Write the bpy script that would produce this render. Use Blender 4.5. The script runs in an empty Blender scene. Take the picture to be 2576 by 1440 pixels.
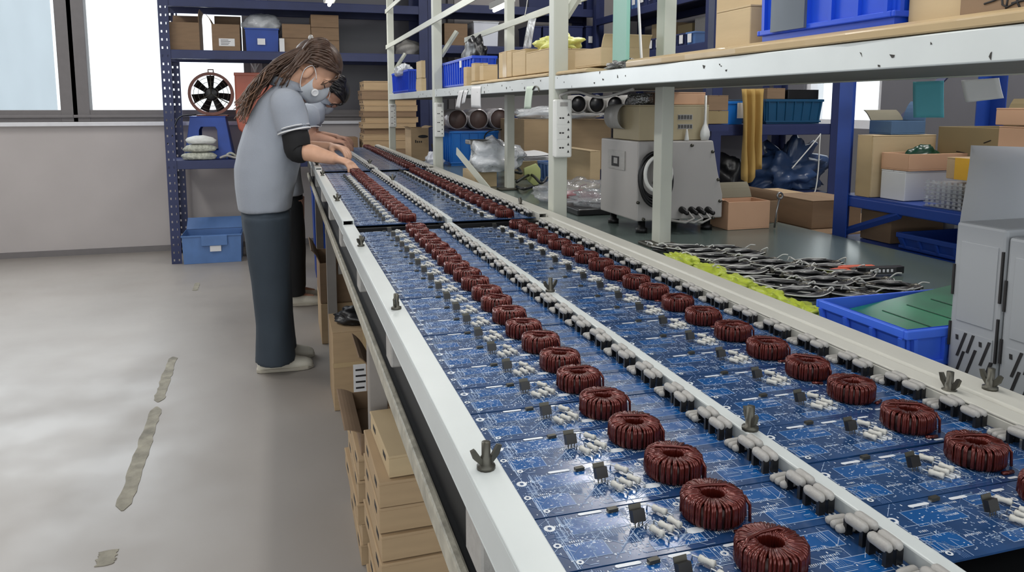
import bpy, bmesh, math, random
from mathutils import Vector, Matrix, noise as mnoise
rnd = random.Random(7)
S = bpy.context.scene
COL = S.collection
# ---------------------------------------------------------------- camera (optical axis slightly above frame centre)
W_, H_ = 2576., 1440.
FPX, PX, PY, VX, HY, CZ = 1900., 1288., 505., 710., 268., 1.27
def _n(v): return Vector(v).normalized()
_y = _n((VX - PX, HY - PY, FPX)); _u = _n((0, -FPX, HY - PY)); _x = _y.cross(_u)
CR = Matrix((_x, _y, _u))                      # camera axes (right, down, forward) -> world
CAM = Vector((0, 0, CZ))
def ray(px, py): return CR @ Vector(((px - PX) / FPX, (py - PY) / FPX, 1.))
def onz(px, py, z): d = ray(px, py); return CAM + d * ((z - CZ) / d.z)
def ony(px, py, y): d = ray(px, py); return CAM + d * (y / d.y)
def onx(px, py, x): d = ray(px, py); return CAM + d * (x / d.x)
cd = bpy.data.cameras.new('camera'); cam = bpy.data.objects.new('camera', cd); COL.objects.link(cam)
cd.sensor_width = 36; cd.lens = 36 * FPX / W_; cd.shift_y = -(H_ / 2 - PY) / W_; cd.clip_start = .02; cd.clip_end = 200
mw = Matrix.Identity(4)
for i in range(3):
    mw[i][0] = CR[i][0]; mw[i][1] = -CR[i][1]; mw[i][2] = -CR[i][2]; mw[i][3] = CAM[i]
cam.matrix_world = mw
S.camera = cam
# ---------------------------------------------------------------- light and exposure
S.view_settings.view_transform = 'Standard'; S.view_settings.look = 'None'
S.view_settings.exposure = 0.0; S.view_settings.gamma = 1.0; S.view_settings.use_curve_mapping = False
S.cycles.use_denoising = True
S.cycles.max_bounces = 7; S.cycles.transparent_max_bounces = 12
S.cycles.sample_clamp_indirect = 6
wd = bpy.data.worlds.new('overcast_sky'); S.world = wd; wd.use_nodes = True
wd.node_tree.nodes['Background'].inputs[0].default_value = (.93, .97, 1, 1)
wd.node_tree.nodes['Background'].inputs[1].default_value = 1.8
def area(name, loc, sx, sy, watts, col=(1, .98, .95), rot=(0, 0, 0)):
    l = bpy.data.lights.new(name, 'AREA'); l.shape = 'RECTANGLE'; l.size = sx; l.size_y = sy; l.energy = watts; l.color = col
    o = bpy.data.objects.new(name, l); COL.objects.link(o); o.location = loc; o.rotation_euler = rot
    return o
LAMPS = [(.36, .9, 2.05), (.36, 2.7, 2.05), (.36, 5.3, 2.05)]       # tubes over the bench
CEIL = [(-2.2, 2.0), (-2.2, 5.0), (2.2, 1.5), (2.2, 4.6)]           # ceiling tubes
for i, (x, y, z) in enumerate(LAMPS): area('bench_tube_light', (x, y, z - .045), .06, 1.15, 5)
for x, y in CEIL: area('ceiling_tube_light', (x, y, 3.38), .3, 1.4, 36)
area('window_daylight', (-1.9, 7.12, 2.1), 2.6, 1.8, 72, (.9, .96, 1), (math.radians(-90), 0, 0))
# ---------------------------------------------------------------- materials
def lin(c):
    c = c / 255.
    return c / 12.92 if c <= .04045 else ((c + .055) / 1.055) ** 2.4
def rgb(c): return (lin(c[0]), lin(c[1]), lin(c[2]), 1)
M = {}
def mat(name, col, rough=.5, metal=0., var=.06, scale=18., bump=0., coat=0., spec=.5, bscale=None, alpha=1., trans=0., stretch=(1, 1, 1), sheen=0.):
    m = bpy.data.materials.new(name); m.use_nodes = True; M[name] = m
    nt = m.node_tree; N = nt.nodes; L = nt.links; b = N['Principled BSDF']
    b.inputs['Roughness'].default_value = rough; b.inputs['Metallic'].default_value = metal
    b.inputs['Coat Weight'].default_value = coat; b.inputs['Coat Roughness'].default_value = .12
    b.inputs['Specular IOR Level'].default_value = spec; b.inputs['Alpha'].default_value = alpha
    b.inputs['Transmission Weight'].default_value = trans; b.inputs['Sheen Weight'].default_value = sheen
    tc = N.new('ShaderNodeTexCoord'); mp = N.new('ShaderNodeMapping'); mp.inputs['Scale'].default_value = stretch
    L.new(tc.outputs['Object'], mp.inputs[0])
    nz = N.new('ShaderNodeTexNoise'); nz.inputs['Scale'].default_value = scale; nz.inputs['Detail'].default_value = 4
    L.new(mp.outputs[0], nz.inputs['Vector'])
    cr = N.new('ShaderNodeValToRGB'); c = rgb(col)
    cr.color_ramp.elements[0].position = .3; cr.color_ramp.elements[1].position = .7
    cr.color_ramp.elements[0].color = tuple(x * (1 - var) for x in c[:3]) + (1,)
    cr.color_ramp.elements[1].color = tuple(min(1, x * (1 + var)) for x in c[:3]) + (1,)
    L.new(nz.outputs[0], cr.inputs[0]); L.new(cr.outputs[0], b.inputs['Base Color'])
    if bump:
        n2 = N.new('ShaderNodeTexNoise'); n2.inputs['Scale'].default_value = bscale or scale * 3; n2.inputs['Detail'].default_value = 3
        L.new(mp.outputs[0], n2.inputs['Vector'])
        bp = N.new('ShaderNodeBump'); bp.inputs['Strength'].default_value = bump; bp.inputs['Distance'].default_value = .01
        L.new(n2.outputs[0], bp.inputs['Height']); L.new(bp.outputs[0], b.inputs['Normal'])
    return m
def film(name, tint, gloss_rough, opacity, bump=0., bscale=12., col=(235, 238, 240)):
    """clear sheet plastic or glass: part transparent, part glossy, part milky"""
    m = bpy.data.materials.new(name); m.use_nodes = True; M[name] = m
    nt = m.node_tree; N = nt.nodes; L = nt.links; N.remove(N['Principled BSDF'])
    out = N['Material Output']
    tr = N.new('ShaderNodeBsdfTransparent'); tr.inputs[0].default_value = rgb(tint)
    gl = N.new('ShaderNodeBsdfGlossy'); gl.inputs['Roughness'].default_value = gloss_rough
    df = N.new('ShaderNodeBsdfDiffuse'); df.inputs[0].default_value = rgb(col)
    lw = N.new('ShaderNodeLayerWeight'); pw = N.new('ShaderNodeMath'); pw.operation = 'POWER'; pw.inputs[1].default_value = 4; L.new(lw.outputs['Facing'], pw.inputs[0])
    fr = N.new('ShaderNodeMath'); fr.operation = 'MULTIPLY_ADD'; fr.inputs[1].default_value = .7; fr.inputs[2].default_value = .04; L.new(pw.outputs[0], fr.inputs[0])
    m1 = N.new('ShaderNodeMixShader'); m1.inputs[0].default_value = opacity
    m2 = N.new('ShaderNodeMixShader')
    L.new(tr.outputs[0], m1.inputs[1]); L.new(df.outputs[0], m1.inputs[2])
    L.new(fr.outputs[0], m2.inputs[0]); L.new(m1.outputs[0], m2.inputs[1]); L.new(gl.outputs[0], m2.inputs[2])
    L.new(m2.outputs[0], out.inputs[0])
    if bump:
        tc = N.new('ShaderNodeTexCoord'); n2 = N.new('ShaderNodeTexNoise'); n2.inputs['Scale'].default_value = bscale
        n2.inputs['Detail'].default_value = 4
        L.new(tc.outputs['Object'], n2.inputs['Vector'])
        bp = N.new('ShaderNodeBump'); bp.inputs['Strength'].default_value = bump; bp.inputs['Distance'].default_value = .03
        L.new(n2.outputs[0], bp.inputs['Height'])
        for q in (gl, df, lw): L.new(bp.outputs[0], q.inputs['Normal'])
    return m
def emit(name, col, s):
    m = bpy.data.materials.new(name); m.use_nodes = True; M[name] = m
    nt = m.node_tree; e = nt.nodes.new('ShaderNodeEmission'); e.inputs[0].default_value = rgb(col); e.inputs[1].default_value = s
    nt.links.new(e.outputs[0], nt.nodes['Material Output'].inputs[0]); return m
mat('wall_paint', (186, 180, 178), .8, var=.03, scale=3, bump=.05)
mat('wall_dark', (104, 103, 108), .6, var=.05, scale=2)
mat('ceiling_paint', (170, 170, 172), .9, var=.03)
mat('frame_metal', (118, 114, 114), .5, var=.04)
mat('panel_grey', (112, 112, 108), .7, var=.06)
mat('sill_white', (225, 225, 228), .5, var=.03)
mat('rail_white', (205, 210, 208), .33, var=.05, scale=9, bump=.03, coat=.2)
mat('rail_cream', (196, 194, 184), .45, var=.06, scale=9, bump=.04)
mat('frame_cream', (192, 194, 182), .5, var=.05, scale=7, bump=.03)
mat('black_board', (17, 18, 20), .55, var=.2, scale=6, spec=.3)
mat('edge_band', (170, 165, 150), .5, var=.25, scale=30, bump=.2)
mat('leg_grey', (140, 134, 128), .6, var=.05)
mat('steel', (150, 148, 145), .3, metal=.9, var=.1)
mat('dark_steel', (86, 84, 76), .4, metal=.7, var=.15)
mat('black_rubber', (14, 14, 15), .45, var=.2)
mat('black_plastic', (20, 20, 22), .35, var=.2)
mat('white_plastic', (226, 226, 220), .35, var=.03)
mat('copper', (92, 30, 22), .25, metal=.5, var=.25, scale=60, coat=.35)
mat('copper_core', (46, 18, 14), .45, metal=.2, var=.2, scale=60)
mat('cap_grey', (164, 161, 156), .42, var=.08, scale=90, bump=.1)
mat('ceramic_white', (196, 194, 186), .35, var=.05, scale=80)
mat('solder', (205, 208, 210), .3, metal=.8, var=.1)
mat('pad_white', (214, 218, 222), .4, var=.04)
mat('silk', (158, 176, 200), .45, var=.15, scale=60)
mat('trace', (76, 104, 146), .3, var=.15, scale=60)
mat('copper_area', (18, 80, 142), .2, var=.1, scale=30, coat=.3)
mat('board_blue', (30, 64, 108), .26, var=.25, scale=28, coat=.4)
mat('board_edge', (30, 40, 52), .5)
mat('mat_green', (88, 100, 96), .22, var=.08, scale=5, spec=.5)
mat('rack_blue', (38, 47, 88), .45, var=.1, scale=10)
mat('rack_blue_bright', (28, 66, 150), .45, var=.1, scale=10)
mat('carton', (172, 147, 114), .85, var=.06, scale=7, bump=.03, stretch=(1, 1, 6))
mat('carton_light', (190, 168, 132), .85, var=.05, scale=7, bump=.03, stretch=(1, 1, 6))
mat('carton_dark', (134, 110, 86), .88, var=.08, scale=7, bump=.03, stretch=(1, 1, 6))
mat('carton_pink', (204, 162, 130), .85, var=.05, scale=7, bump=.03)
mat('carton_olive', (142, 126, 92), .88, var=.08, scale=6, bump=.03)
mat('carton_blue', (78, 106, 138), .8, var=.06)
mat('carton_inside', (128, 122, 104), .9, var=.06, scale=7)
mat('tape_tan', (182, 158, 118), .25, var=.05, coat=.4)
mat('tape_yellow', (208, 160, 52), .3, var=.05)
mat('paper_white', (224, 224, 224), .7, var=.02)
mat('ink', (34, 32, 32), .7, var=.1)
mat('blue_bin', (22, 70, 196), .35, var=.08, scale=12)
mat('blue_bin_light', (66, 110, 226), .35, var=.08, scale=12)
mat('blue_bin_dull', (86, 122, 176), .4, var=.08, scale=12)
mat('blue_tote', (20, 110, 196), .35, var=.08, scale=12)
mat('blue_dim', (18, 70, 104), .4, var=.08, scale=12)
film('glass', (250, 252, 252), .02, .02)
film('clear_film', (240, 242, 244), .12, .22, bump=.8, bscale=14)
film('milky_film', (236, 239, 242), .18, .6, bump=.9, bscale=11)
film('grey_film', (228, 231, 236), .35, .8, bump=.12, bscale=6, col=(238, 241, 250))
emit('tube_glow', (255, 255, 250), 9)
# ---------------------------------------------------------------- mesh builder
class MB:
    def __init__(s): s.v = []; s.f = []; s.mi = []; s.sm = []; s.X = Matrix.Identity(4); s.m = 0
    def at(s, loc=(0, 0, 0), rz=0., rx=0., ry=0., sc=1.):
        s.X = Matrix.Translation(loc) @ Matrix.Rotation(rz, 4, 'Z') @ Matrix.Rotation(ry, 4, 'Y') @ Matrix.Rotation(rx, 4, 'X') @ Matrix.Scale(sc, 4); return s
    def add(s, vs, fs, smooth=False, m=None):
        o = len(s.v); s.v += [s.X @ Vector(p) for p in vs]
        for f in fs:
            s.f.append([o + i for i in f]); s.mi.append(s.m if m is None else m); s.sm.append(smooth)
        return s
    def box(s, x0, x1, y0, y1, z0, z1, m=None):
        return s.add([(x0, y0, z0), (x1, y0, z0), (x1, y1, z0), (x0, y1, z0), (x0, y0, z1), (x1, y0, z1), (x1, y1, z1), (x0, y1, z1)],
                     [(0, 3, 2, 1), (4, 5, 6, 7), (0, 1, 5, 4), (1, 2, 6, 5), (2, 3, 7, 6), (3, 0, 4, 7)], False, m)
    def quad(s, *p, m=None): return s.add(p, [tuple(range(len(p)))], False, m)
    def sheet(s, p0, p1, p2, p3, t, m=None):
        """a slab with the given four corners and thickness t along its normal"""
        P = [Vector(p) for p in (p0, p1, p2, p3)]; n = (P[1] - P[0]).cross(P[3] - P[0]).normalized() * t
        return s.add(P + [p + n for p in P], [(0, 3, 2, 1), (4, 5, 6, 7), (0, 1, 5, 4), (1, 2, 6, 5), (2, 3, 7, 6), (3, 0, 4, 7)], False, m)
    def tube(s, path, r, n=8, closed=False, m=None, flat=1.):
        P = [Vector(p) for p in path]; k = len(P); R = r if isinstance(r, (list, tuple)) else [r] * k
        vs = []; up = None
        for i, p in enumerate(P):
            t = (P[(i + 1) % k] - P[i - 1]) if closed else (P[min(i + 1, k - 1)] - P[max(i - 1, 0)])
            t = t.normalized() if t.length > 1e-9 else Vector((0, 0, 1))
            if up is None:
                a = Vector((0, 0, 1)) if abs(t.z) < .9 else Vector((1, 0, 0)); up = a
            side = t.cross(up)
            if side.length < 1e-6: side = t.cross(Vector((1, .3, .2)))
            side.normalize(); nu = side.cross(t).normalized(); up = nu
            for j in range(n):
                a = 2 * math.pi * j / n; vs.append(p + side * (math.cos(a) * R[i]) + nu * (math.sin(a) * R[i] * flat))
        fs = []
        for i in range(k if closed else k - 1):
            a = i * n; b = ((i + 1) % k) * n
            for j in range(n): fs.append((a + j, a + (j + 1) % n, b + (j + 1) % n, b + j))
        if not closed: fs += [tuple(range(n))[::-1], tuple(range((k - 1) * n, k * n))]
        return s.add(vs, fs, n > 4, m)
    def loft(s, rings, cap=True, smooth=True, m=None, closed=True):
        n = len(rings[0]); vs = [p for r in rings for p in r]; fs = []
        for i in range(len(rings) - 1):
            a = i * n; b = a + n
            for j in range(n if closed else n - 1): fs.append((a + j, a + (j + 1) % n, b + (j + 1) % n, b + j))
        if cap: fs += [tuple(range(n))[::-1], tuple(range((len(rings) - 1) * n, len(rings) * n))]
        return s.add(vs, fs, smooth, m)
    def lathe(s, prof, n=24, smooth=True, m=None, cap=False):
        return s.loft([[(r * math.cos(2 * math.pi * j / n), r * math.sin(2 * math.pi * j / n), z) for j in range(n)] for r, z in prof], cap, smooth, m)
    def ball(s, c, r, nu=14, nv=9, m=None):
        rx, ry, rz = r if isinstance(r, (tuple, list)) else (r, r, r); rings = []
        for i in range(nv + 1):
            a = -math.pi / 2 + math.pi * i / nv; q = max(math.cos(a), 1e-3)
            rings.append([(c[0] + rx * q * math.cos(2 * math.pi * j / nu), c[1] + ry * q * math.sin(2 * math.pi * j / nu), c[2] + rz * math.sin(a)) for j in range(nu)])
        return s.loft(rings, True, True, m)
    def prism(s, poly, h0, h1, m=None, plane='xy'):
        f = {'xy': lambda a, b, h: (a, b, h), 'xz': lambda a, b, h: (a, h, b), 'yz': lambda a, b, h: (h, a, b)}[plane]
        n = len(poly); vs = [f(a, b, h0) for a, b in poly] + [f(a, b, h1) for a, b in poly]
        fs = [tuple(range(n))[::-1], tuple(range(n, 2 * n))] + [(i, (i + 1) % n, n + (i + 1) % n, n + i) for i in range(n)]
        return s.add(vs, fs, False, m)
    def mesh(s, name, mats):
        me = bpy.data.meshes.new(name); me.from_pydata([tuple(p) for p in s.v], [], s.f)
        for q in (mats if isinstance(mats, (list, tuple)) else [mats]): me.materials.append(M[q] if isinstance(q, str) else q)
        me.polygons.foreach_set('material_index', s.mi); me.polygons.foreach_set('use_smooth', s.sm)
        bm = bmesh.new(); bm.from_mesh(me); bmesh.ops.recalc_face_normals(bm, faces=bm.faces); bm.to_mesh(me); bm.free(); me.update()
        return me
    def build(s, name, mats, parent=None, bevel=0., solid=0., loc=None, rz=0.):
        o = bpy.data.objects.new(name, s.mesh(name, mats)); COL.objects.link(o)
        if parent is not None: o.parent = parent
        if loc is not None: o.location = loc
        if rz: o.rotation_euler = (0, 0, rz)
        if solid:
            q = o.modifiers.new('thickness', 'SOLIDIFY'); q.thickness = solid; q.offset = 0
        if bevel:
            q = o.modifiers.new('soft_edges', 'BEVEL'); q.width = bevel; q.segments = 2; q.limit_method = 'ANGLE'
        return o
def tag(o, label=None, cat=None, group=None, kind=None):
    if label: o['label'] = label
    if cat: o['category'] = cat
    if group: o['group'] = group
    if kind: o['kind'] = kind
    return o
def thing(name, label, cat, loc=(0, 0, 0), rz=0., group=None, kind=None):
    o = bpy.data.objects.new(name, None); COL.objects.link(o); o.location = loc; o.rotation_euler = (0, 0, rz); o.empty_display_size = .05
    return tag(o, label, cat, group, kind)
def struct(name, mb, mats, bevel=0.):
    o = mb.build(name, mats, bevel=bevel); o['kind'] = 'structure'; return o
def copy_tree(o, parent=None):
    c = o.copy(); COL.objects.link(c); c.parent = parent
    for ch in list(o.children): copy_tree(ch, c)
    return c
ONES = ['', 'first', 'second', 'third', 'fourth', 'fifth', 'sixth', 'seventh', 'eighth', 'ninth', 'tenth', 'eleventh', 'twelfth', 'thirteenth',
        'fourteenth', 'fifteenth', 'sixteenth', 'seventeenth', 'eighteenth', 'nineteenth']
def ordinal(n):
    if n < 20: return ONES[n]
    t = {2: 'twent', 3: 'thirt'}[n // 10]
    return t + 'ieth' if n % 10 == 0 else t + 'y-' + ONES[n % 10]
V = Vector; PI = math.pi
# ================================================================ room shell
fl = MB().box(-5, 3.4, -1.5, 7.35, -.08, 0)
floor = struct('floor', fl, 'wall_paint')
fm = mat('floor_epoxy', (150, 144, 138), .28, var=.07, scale=1.2, bump=.02, bscale=3, spec=.5)
nt = fm.node_tree; b = nt.nodes['Principled BSDF']
tcn = nt.nodes.new('ShaderNodeTexCoord'); nz = nt.nodes.new('ShaderNodeTexNoise'); nz.inputs['Scale'].default_value = 2.5; nz.inputs['Detail'].default_value = 6
mr = nt.nodes.new('ShaderNodeMapRange'); mr.inputs[1].default_value = .35; mr.inputs[2].default_value = .7; mr.inputs[3].default_value = .38; mr.inputs[4].default_value = .55
nt.links.new(tcn.outputs['Object'], nz.inputs[0]); nt.links.new(nz.outputs[0], mr.inputs[0]); nt.links.new(mr.outputs[0], b.inputs['Roughness'])
floor.data.materials[0] = fm
YW = 7.2; ZS = 1.14
xw0, xw1 = -4.4, ony(632, 200, YW).x             # glazed bay, then the dark-clad bay
ct = struct('ceiling', MB().box(-5, 3.4, -1.5, 7.35, 3.5, 3.6), 'ceiling_paint')
wb = MB(); wb.box(-5, 3.4, YW, YW + .15, 0, ZS); wb.box(-5, xw0, YW, YW + .15, ZS, 3.5); wb.box(xw0, 3.4, YW, YW + .15, 2.95, 3.5)
wb.box(xw1, xw1 + .1, YW, YW + .15, ZS, 2.95); wb.box(1.6, 3.4, YW, YW + .15, ZS, 2.95)
struct('wall_back', wb, 'wall_paint')
struct('wall_left', MB().box(-5.1, -5, -1.5, 7.35, 0, 3.5), 'wall_paint')
XR = 3.25; wy0, wy1 = 3.53, 4.2
wr = MB(); wr.box(XR, XR + .15, -1.5, wy0, 0, 3.5); wr.box(XR, XR + .15, wy1, YW, 0, 3.5); wr.box(XR, XR + .15, wy0, wy1, 0, 1.14); wr.box(XR, XR + .15, wy0, wy1, 2.6, 3.5)
struct('wall_right', wr, 'wall_dark')
sl = MB(); sl.box(-5, xw1 + .1, YW - .05, YW, ZS - .035, ZS); sl.box(xw1 + .1, 1.6, YW - .04, YW, ZS - .03, ZS)
struct('trim_sill', sl, 'sill_white', bevel=.004)
struct('baseboard_back', MB().box(-5, 3.4, YW - .012, YW, 0, .05), 'frame_metal')
def window(name, x0, x1, z0, z1, pane_mat, mulls, fw=.06):
    w = thing(name, None, None, ((x0 + x1) / 2, YW + .07, z0), kind='structure')
    cx = (x0 + x1) / 2; f = MB()
    f.box(x0 - cx, x1 - cx, -.05, .05, 0, .1); f.box(x0 - cx, x1 - cx, -.05, .05, z1 - z0 - fw, z1 - z0)
    for a, ww in mulls: f.box(a - ww / 2 - cx, a + ww / 2 - cx, -.055, .055, 0, z1 - z0)
    f.box(x0 - cx, x1 - cx, -.075, -.04, .035, .06)
    f.build('window_frame', 'frame_metal', w, bevel=.004)
    g = MB().box(x0 - cx + .01, x1 - cx - .01, -.006, .006, .08, z1 - z0 - .02); g.build('pane', pane_mat, w)
    return w
mu = ony(178, 200, YW).x
window('window_1', xw0, mu, ZS, 2.95, 'glass', [(xw0 + .03, .06), (-3.1, .2), (mu - .03, .13)])
window('window_2', mu, xw1, ZS, 2.95, 'glass', [(mu + .06, .13), (xw1 - .03, .06)])
mat('dark_pane', (88, 87, 93), .35, var=.05, scale=2, bump=.02, bscale=2)
window('window_3', xw1 + .1, 1.6, ZS, 2.95, 'dark_pane', [(xw1 + .13, .06), (1.57, .06)])
w4 = thing('window_4', None, None, (XR + .07, (wy0 + wy1) / 2, 1.14), kind='structure')
h = (wy1 - wy0) / 2; f = MB().box(-.05, .05, -h, h, 0, .05).box(-.05, .05, -h, h, 1.41, 1.46).box(-.05, .05, -h, -h + .04, 0, 1.46).box(-.05, .05, h - .04, h, 0, 1.46)
f.build('window_frame', 'sill_white', w4); MB().box(-.004, .004, -h + .02, h - .02, .03, 1.43).build('pane', 'glass', w4)
# a block of the neighbouring building outside the left window
bd = thing('neighbour_building', 'pale grey-blue building outside the left window', 'building', (-10.8, 24, -2))
mat('facade', (176, 184, 190), .8, var=.04, scale=.6); mat('facade_band', (200, 204, 208), .8, var=.04, scale=.6)
fb = MB().box(-6.5, 3.3, 0, 6, 0, 7.5); fb.build('facade_wall', 'facade', bd)
MB().box(-6.5, 3.4, -.15, 0, 5.55, 5.7).build('facade_ledge', 'facade_band', bd)
MB().box(-6.5, 3.3, -.02, 6.1, 7.5, 8.3).build('parapet', 'facade_band', bd)
struct('ground', MB().box(-40, 40, 7.6, 60, -2.2, -2), 'facade')
# lamps
def tube_lamp(name, label, x, y, z, L, group, ax='y'):
    t = thing(name, label, 'lamp', (x, y, z), 0 if ax == 'y' else PI / 2, group)
    MB().box(-.04, .04, -L / 2, L / 2, -.02, .03).build('housing', 'white_plastic', t, bevel=.006)
    MB().tube([(0, -L / 2 + .02, -.033), (0, L / 2 - .02, -.033)], .013, 10).build('tube', 'tube_glow', t)
    return t
for (x, y, z), w in zip(LAMPS, ('nearest the camera', 'above the middle of the bench', 'at the far end of the bench')):
    t = tube_lamp('bench_lamp', 'white fluorescent tube lamp over the bench, ' + w, x, y, z, 1.2, 'tube lamps hung over the bench')
    MB().tube([(0, -.45, .03), (0, -.45, 3.5 - z)], .004, 6).tube([(0, .45, .03), (0, .45, 3.5 - z)], .004, 6).build('hanger', 'steel', t)
for (x, y), w in zip(CEIL, ('near left', 'far left', 'near right', 'far right')):
    tube_lamp('ceiling_lamp', 'ceiling tube lamp in the %s quarter of the hall' % w, x, y, 3.45, 1.4, 'ceiling tube lamps')
p = ony(1262, 8, 6.0)
t = tube_lamp('rack_lamp', 'lit tube lamp hanging before the dark back rack', p.x, p.y, p.z, .5, None); 
MB().tube([(0, -.2, .03), (0, -.2, 3.5 - p.z)], .004, 6).tube([(0, .2, .03), (0, .2, 3.5 - p.z)], .004, 6).build('hanger', 'steel', t)
# worn floor tape
mat('old_tape', (146, 141, 126), .75, var=.35, scale=14, bump=.3)
a, c = onz(262, 1425, 0), onz(497, 712, 0)
d = c - a
for i, (t0, t1, w, nm) in enumerate([(0, .022, .028, 'nearest scrap'), (.085, .33, .027, 'long piece'), (.345, .52, .025, 'middle piece'), (.93, 1., .02, 'far yellowish end')]):
    mb = MB(); n = 22; vs = []; q = V((d.y, -d.x, 0)).normalized()
    for k in range(n + 1):
        u = t0 + (t1 - t0) * k / n; e = .15 if k in (0, n) else 1
        p = a + d * u - (a + d * t0)
        vs += [p - q * w * e * rnd.uniform(.7, 1.05), p + q * w * e * rnd.uniform(.7, 1.05)]
    vs = [V((x.x, x.y, .0012)) for x in vs]
    mb.add(vs, [(2 * k, 2 * k + 1, 2 * k + 3, 2 * k + 2) for k in range(n)])
    tag(mb.build('floor_tape', 'old_tape', loc=a + d * t0, solid=.001), 'worn floor marking tape, the %s of the broken line' % nm, 'tape', 'pieces of the worn floor line')
# ================================================================ work bench
bench = thing('work_bench', 'long black-topped work bench carrying the frames of circuit boards', 'bench', (.42, 2.9, 0))
def bx(x0, x1, y0, y1, z0, z1): return (x0 - .42, x1 - .42, y0 - 2.9, y1 - 2.9, z0, z1)
Y0, Y1 = .1, 5.55
MB().box(*bx(.165, .70, Y0, Y1, .775, .8)).build('table_top', 'black_board', bench)
MB().box(*bx(.153, .165, Y0, Y1, .773, .803)).build('edge_strip', 'edge_band', bench, bevel=.003)
MB().box(*bx(.172, .69, Y0, Y1, .8, .935)).build('conveyor_bed', 'black_board', bench)
MB().box(*bx(.659, .70, Y0, Y1, .94, .984)).build('side_beam', 'rail_cream', bench, bevel=.003)
for y in (.587, 1.126, 1.611, 2.153, 2.673, 3.2, 3.8, 4.4, 5.0):
    MB().box(*bx(.142, .172, y - .027, y + .027, .880, .9345)).build('bracket', 'cap_grey', bench, bevel=.003)
for x in (.215, .66):
    for y in (.35, 1.95, 3.98, 5.3):
        MB().box(*bx(x - .024, x + .024, y - .024, y + .024, .0, .775)).build('leg', 'leg_grey', bench, bevel=.003)
for y in (3.98, 5.3):
    MB().box(*bx(.25, .625, y - .02, y + .02, .40, .45)).build('cross_bar', 'leg_grey', bench)
# aluminium frames holding the boards
ZB = .966
FR = [(.08, 1.852, 0., 'front', 'nearest the camera'), (1.858, 3.418, .010, 'middle', 'in the middle of the bench'), (3.424, 5.5, .016, 'far', 'at the far end by the workers')]
def hollow(mb, x0, x1, y0, y1, z0, z1, t=.003):
    mb.box(x0, x1, y0, y1, z1 - t, z1).box(x0, x1, y0, y1, z0, z0 + t).box(x0, x0 + t, y0, y1, z0 + t, z1 - t).box(x1 - t, x1, y0, y1, z0 + t, z1 - t)
def wing_bolt(parent, x, y, z, rz, tall=1.):
    m = MB(); m.at((x, y, z), rz)
    m.lathe([(.0001, 0), (.0075, 0), (.0075, .003), (.0045, .004), (.0045, .010), (.0036, .011), (.0036, .022 * tall), (.0001, .022 * tall)], 12)
    for sgn in (-1, 1):
        m.prism([(sgn * .004, .003), (sgn * .011, .010), (sgn * .0135, .017), (sgn * .010, .018), (sgn * .004, .009)], -.0016, .0016, plane='xz')
    return m.build('wing_bolt', 'dark_steel', parent)
for y0, y1, dz, nm, where in FR:
    fr = thing('board_frame', 'white metal frame of boards, the one ' + where, 'frame', (.4, y0, .936 + dz), 0, 'metal frames along the bench')
    L = y1 - y0; zt = .985 - .936
    m = MB(); hollow(m, .13 - .4, .158 - .4, 0, L, .012, zt); m.build('left_rail', 'rail_white', fr, bevel=.0012)
    m = MB(); m.box(.389 - .4, .403 - .4, 0, L, .012, zt - .006); m.build('middle_rail', 'rail_white', fr, bevel=.0015)
    m = MB(); hollow(m, .634 - .4, .6575 - .4, 0, L, .012, zt - .003); m.build('right_rail', 'rail_cream', fr, bevel=.0012)
    for y in (.001, L - .013): MB().box(.158 - .4, .634 - .4, y, y + .012, .0, .026).build('cross_member', 'black_plastic', fr)
    m = MB(); m.box(.158 - .4, .389 - .4, .014, L - .014, 0, .006); m.box(.403 - .4, .634 - .4, .014, L - .014, 0, .006); m.build('tray_floor', 'black_board', fr)
    bol = {'front': [(.1445, onz(1215, 1180, .985).y, .2), (.1445, onz(992, 778, .985).y, 1.2), (.1445, onz(900, 620, .985).y, .9), (.396, onz(1838, 1085, .98).y, 1.4), (.396, onz(1345, 735, .98).y, .3), (.6435, onz(2392, 985, .98).y, 1.5)],
           'middle': [(.1445, 2.25, .5), (.396, 2.9, .2), (.6435, 2.05, 1.6), (.1445, 3.1, .8)], 'far': [(.1445, 3.6, .4), (.396, 3.7, .4)]}[nm]
    for x, y, r in bol: wing_bolt(fr, x - .4, y - y0, zt - (.006 if x > .2 else 0), r)
wing_bolt(bench, .68 - .42, onz(2452, 985, .984).y - 2.9, .984, 1.5)
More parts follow.
